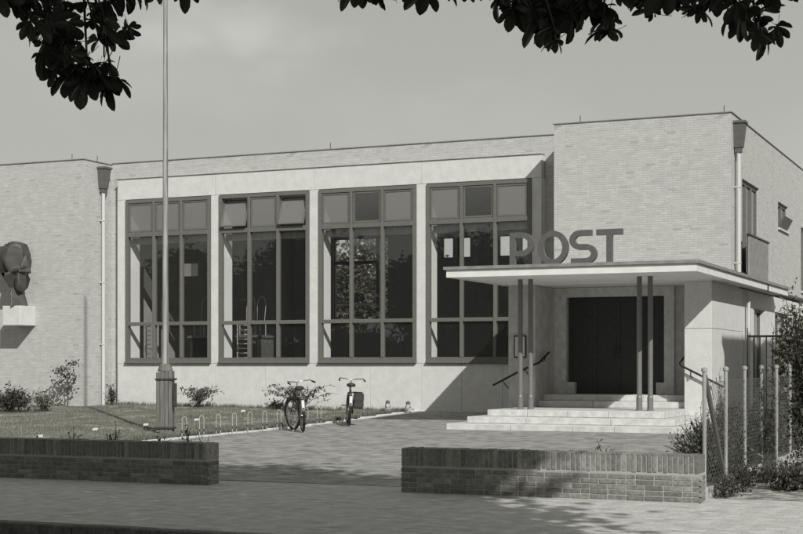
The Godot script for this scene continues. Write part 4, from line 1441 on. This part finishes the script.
func build_trees():
	var near_right := [Vector3(-3.54, 3.67, -7.51), Vector3(-3.51, 3.76, -7.77), Vector3(-3.33, 3.76, -7.98), Vector3(-3.13, 3.69, -7.74), Vector3(-3.20, 3.86, -8.18), Vector3(-2.99, 3.76, -7.90), Vector3(-2.86, 3.68, -7.96), Vector3(-2.17, 3.68, -8.14), Vector3(-2.25, 3.79, -8.73), Vector3(-2.09, 3.79, -8.63), Vector3(-2.02, 3.83, -8.75), Vector3(-1.80, 3.78, -8.68), Vector3(-1.65, 3.67, -8.36), Vector3(-1.41, 3.78, -8.66), Vector3(-2.85, 3.65, -8.14), Vector3(-2.38, 3.66, -8.10), Vector3(-2.63, 3.59, -8.32), Vector3(-2.78, 3.56, -8.36), Vector3(-2.55, 3.41, -8.01), Vector3(-2.63, 3.59, -8.11), Vector3(-2.48, 3.56, -8.04), Vector3(-1.66, 3.61, -8.87), Vector3(-1.55, 3.58, -8.84), Vector3(-1.81, 3.58, -8.30), Vector3(-2.44, 3.65, -8.64), Vector3(-3.65, 3.75, -7.87), Vector3(-3.75, 3.82, -7.90), Vector3(-3.55, 3.89, -8.03), Vector3(-3.46, 3.84, -8.16), Vector3(-3.33, 3.82, -8.09), Vector3(-3.01, 3.80, -8.35), Vector3(-2.90, 3.72, -7.81), Vector3(-2.81, 3.68, -8.13), Vector3(-2.80, 3.75, -8.46), Vector3(-2.68, 3.67, -8.32), Vector3(-2.76, 3.63, -8.44), Vector3(-2.68, 3.56, -7.96), Vector3(-2.59, 3.71, -8.24), Vector3(-2.47, 3.65, -8.14), Vector3(-2.67, 3.52, -8.25), Vector3(-2.39, 3.67, -8.39), Vector3(-2.37, 3.66, -8.03), Vector3(-2.32, 3.48, -8.19), Vector3(-2.26, 3.72, -8.26), Vector3(-2.21, 3.81, -8.69), Vector3(-2.15, 3.67, -8.62), Vector3(-1.96, 3.75, -8.31), Vector3(-1.95, 3.76, -8.73), Vector3(-1.80, 3.62, -8.37), Vector3(-1.78, 3.81, -8.69), Vector3(-1.61, 3.63, -8.44), Vector3(-1.54, 3.57, -8.39), Vector3(-1.60, 3.62, -8.93), Vector3(-1.48, 3.59, -8.55), Vector3(-1.52, 3.47, -8.54), Vector3(-1.36, 3.93, -9.11)]
	var near_left := [Vector3(-5.88, 3.85, -7.25), Vector3(-5.99, 3.92, -7.54), Vector3(-5.89, 3.90, -7.55), Vector3(-5.31, 3.90, -7.70), Vector3(-5.11, 3.88, -7.62), Vector3(-5.18, 3.98, -7.96), Vector3(-5.05, 4.00, -8.03), Vector3(-5.97, 3.86, -7.44), Vector3(-5.72, 3.80, -7.54), Vector3(-5.65, 3.60, -7.39), Vector3(-5.59, 3.30, -7.56), Vector3(-5.45, 3.28, -7.69), Vector3(-5.52, 3.38, -7.90), Vector3(-5.44, 3.37, -7.64), Vector3(-5.53, 3.25, -7.63), Vector3(-5.37, 3.29, -7.75), Vector3(-5.48, 3.37, -7.44), Vector3(-5.49, 3.41, -7.64), Vector3(-6.11, 4.02, -7.61), Vector3(-5.79, 3.89, -7.37), Vector3(-5.92, 3.94, -7.75), Vector3(-5.66, 3.83, -7.59), Vector3(-5.58, 3.86, -7.71), Vector3(-5.28, 3.80, -7.54), Vector3(-5.42, 4.00, -7.96), Vector3(-5.21, 4.00, -7.89), Vector3(-5.15, 4.07, -8.09), Vector3(-5.89, 3.78, -7.72), Vector3(-5.54, 3.68, -7.48), Vector3(-5.44, 3.70, -7.57), Vector3(-5.29, 3.66, -7.51), Vector3(-5.55, 3.55, -7.38), Vector3(-5.40, 3.53, -7.39), Vector3(-5.37, 3.57, -7.56), Vector3(-5.66, 3.48, -7.63), Vector3(-5.33, 3.41, -7.38), Vector3(-5.47, 3.48, -7.76), Vector3(-5.51, 3.34, -7.52), Vector3(-5.40, 3.31, -7.55), Vector3(-5.61, 3.31, -7.79), Vector3(-5.65, 3.44, -7.55)]
	chestnut("chestnut tree whose leaves hang into the upper middle and right of the view", Vector3(0.3, -0.02, -5.2), Vector3(-2.5, 6.9, -1.7), Vector3(4.2, 2.6, 4.2), 350, 38, 101, true, near_right)
	chestnut("chestnut tree whose leaves hang into the upper left corner", Vector3(-9.3, -0.02, -7.6), Vector3(0.3, 6.6, 0.6), Vector3(4.6, 2.5, 4.2), 330, 36, 102, true, near_left)
	for i in 5:
		chestnut("street chestnut out of view on the left, mirrored in the windows, %s" % ["nearest to the forecourt", "second from the forecourt", "third from the forecourt", "fourth from the forecourt", "farthest from the forecourt"][i], Vector3(-18.5 - i * 8.4, -0.02, -7.4 + 0.3 * (i % 2)), Vector3(0.1, 4.7 + 0.5 * (i % 3), 0), Vector3(3.8, 3.0, 3.3), 330, 44, 103 + i, false, [])
	# clipped hedge across the street, mirrored low in the windows
	var hd := thing("hedge", "tall clipped hedge across the street, mirrored low in the windows", "hedge", Vector3(-42, 0, 3.0))
	var st := begin()
	bx(st, -34.0, 30.0, -0.2, 3.0, -0.5, 0.5)
	part(hd, "branches", st, M.bark)
	var hx := []
	var ht := []
	for k in 12000:
		var face := rng.randf() < 0.8
		hx.append(Transform3D(leaf_basis(rng, 0.9, rng.randf_range(0.18, 0.32)), Vector3(rng.randf_range(-34, 30), rng.randf_range(0, 3.3) if face else rng.randf_range(2.9, 3.4), (-0.5 - absf(rng.randfn(0, 0.15))) if face else rng.randf_range(-0.6, 0.6))))
		ht.append(rng.randf_range(0.6, 1.5))
	copies(hd, "foliage", small_leaf(), M.shrub, hx, ht)
	for i in 2:
		var g := chestnut("sunlit leafy tree in the yard seen through the hall, the %s one" % ["left", "right"][i], Vector3(-36.5 + i * 4.6, 0, -70 - i), Vector3(0, 4.9, 0), Vector3(3.2, 4.4, 2.4), 330, 34, 120 + i, false, [])
		g.set_meta("group", "trees behind the hall")
		for c in g.get_children():
			if c is MultiMeshInstance3D:
				c.material_override = M.shrub_mid

# ---------------------------------------------------------------- sky, light, camera
func sky_image() -> Image:
	var w := 2048
	var h := 1024
	var img := Image.create(w, h, false, Image.FORMAT_RGBF)
	var n := FastNoiseLite.new()
	n.seed = 8
	n.frequency = 1.0
	n.fractal_octaves = 6
	n.fractal_gain = 0.55
	# soft fair-weather clouds all round: direction, height, size
	var puffs := []
	var r := RandomNumberGenerator.new()
	r.seed = 31
	var view := -deg_to_rad(23.7)
	for k in 16:
		puffs.append(Vector3(view + 0.62 + k * (TAU - 1.0) / 16.0, r.randf_range(0.10, 0.5), r.randf_range(0.06, 0.14)))
	puffs.append_array([Vector3(view - 0.145, 0.218, 0.055), Vector3(view - 0.115, 0.222, 0.045)])
	for y in h:
		var el := PI * (0.5 - (y + 0.5) / h)
		var s := sin(el)
		var base := lerpf(0.57, 0.26, pow(clampf(s, 0, 1), 0.55))
		for x in w:
			var v := base
			if s > 0.0:
				var az := TAU * (x + 0.5) / w
				var d := Vector3(cos(el) * sin(az), s, -cos(el) * cos(az))
				var f := n.get_noise_3d(d.x * 7.0, d.y * 16.0, d.z * 7.0)
				var c := 0.25 * smoothstep(0.0, 0.6, n.get_noise_3d(d.x * 2.6 + 9.0, d.y * 6.0, d.z * 2.6) + 0.1)
				for k: Vector3 in puffs:
					var off := Vector2(wrapf(az - k.x, -PI, PI) * cos(el), (el - k.y) * 1.9)
					var q := off.length() / k.z
					if q < 2.4:
						c = maxf(c, smoothstep(1.5, 0.0, q + 1.5 * f) * 0.8)
				v += 0.15 * c
			img.set_pixel(x, y, Color(v, v * 0.995, v * 0.93))
	return img

func _ready():
	rng.seed = 4242
	var cam := Camera3D.new()
	cam.name = "camera"
	add_child(cam)
	cam.position = Vector3(0, 1.55, 0)
	cam.rotation.y = deg_to_rad(23.7)
	cam.projection = Camera3D.PROJECTION_FRUSTUM
	cam.near = 0.1
	cam.far = 900.0
	cam.size = 0.1 * 534.0 / 1465.0
	cam.frustum_offset = Vector2(0, 0.1 * (366.0 - 267.0) / 1465.0)
	cam.current = true
	var env := Environment.new()
	env.background_mode = Environment.BG_SKY
	var sm := PanoramaSkyMaterial.new()
	sm.panorama = ImageTexture.create_from_image(sky_image())
	env.sky = Sky.new()
	env.sky.sky_material = sm
	env.tonemap_mode = Environment.TONE_MAPPER_LINEAR
	env.tonemap_exposure = 1.0
	env.sdfgi_enabled = true
	env.ssao_enabled = true
	env.ssil_enabled = true
	var we := WorldEnvironment.new()
	we.name = "environment"
	we.environment = env
	add_child(we)
	var sun := DirectionalLight3D.new()
	sun.name = "sun"
	add_child(sun)
	sun.look_at_from_position(SUN_TOWARDS, Vector3.ZERO)
	sun.light_energy = 1.15
	sun.light_color = Color(1.0, 0.995, 0.97)
	sun.light_angular_distance = 0.5
	sun.shadow_enabled = true
	make_materials()
	build_ground()
	build_post_office()
	build_house()
	garden_wall("low brick wall left of the forecourt opening, mostly in tree shade", -14.4, -9.97, -16.40)
	garden_wall("low brick wall right of the forecourt opening, half in sun", -7.23, -3.56, -16.45)
	build_fence()
	build_sign()
	build_sculpture()
	build_flagpole()
	build_bike_stands()
	build_small_things()
	build_inside()
	build_plants()
	build_trees()
	build_grass()
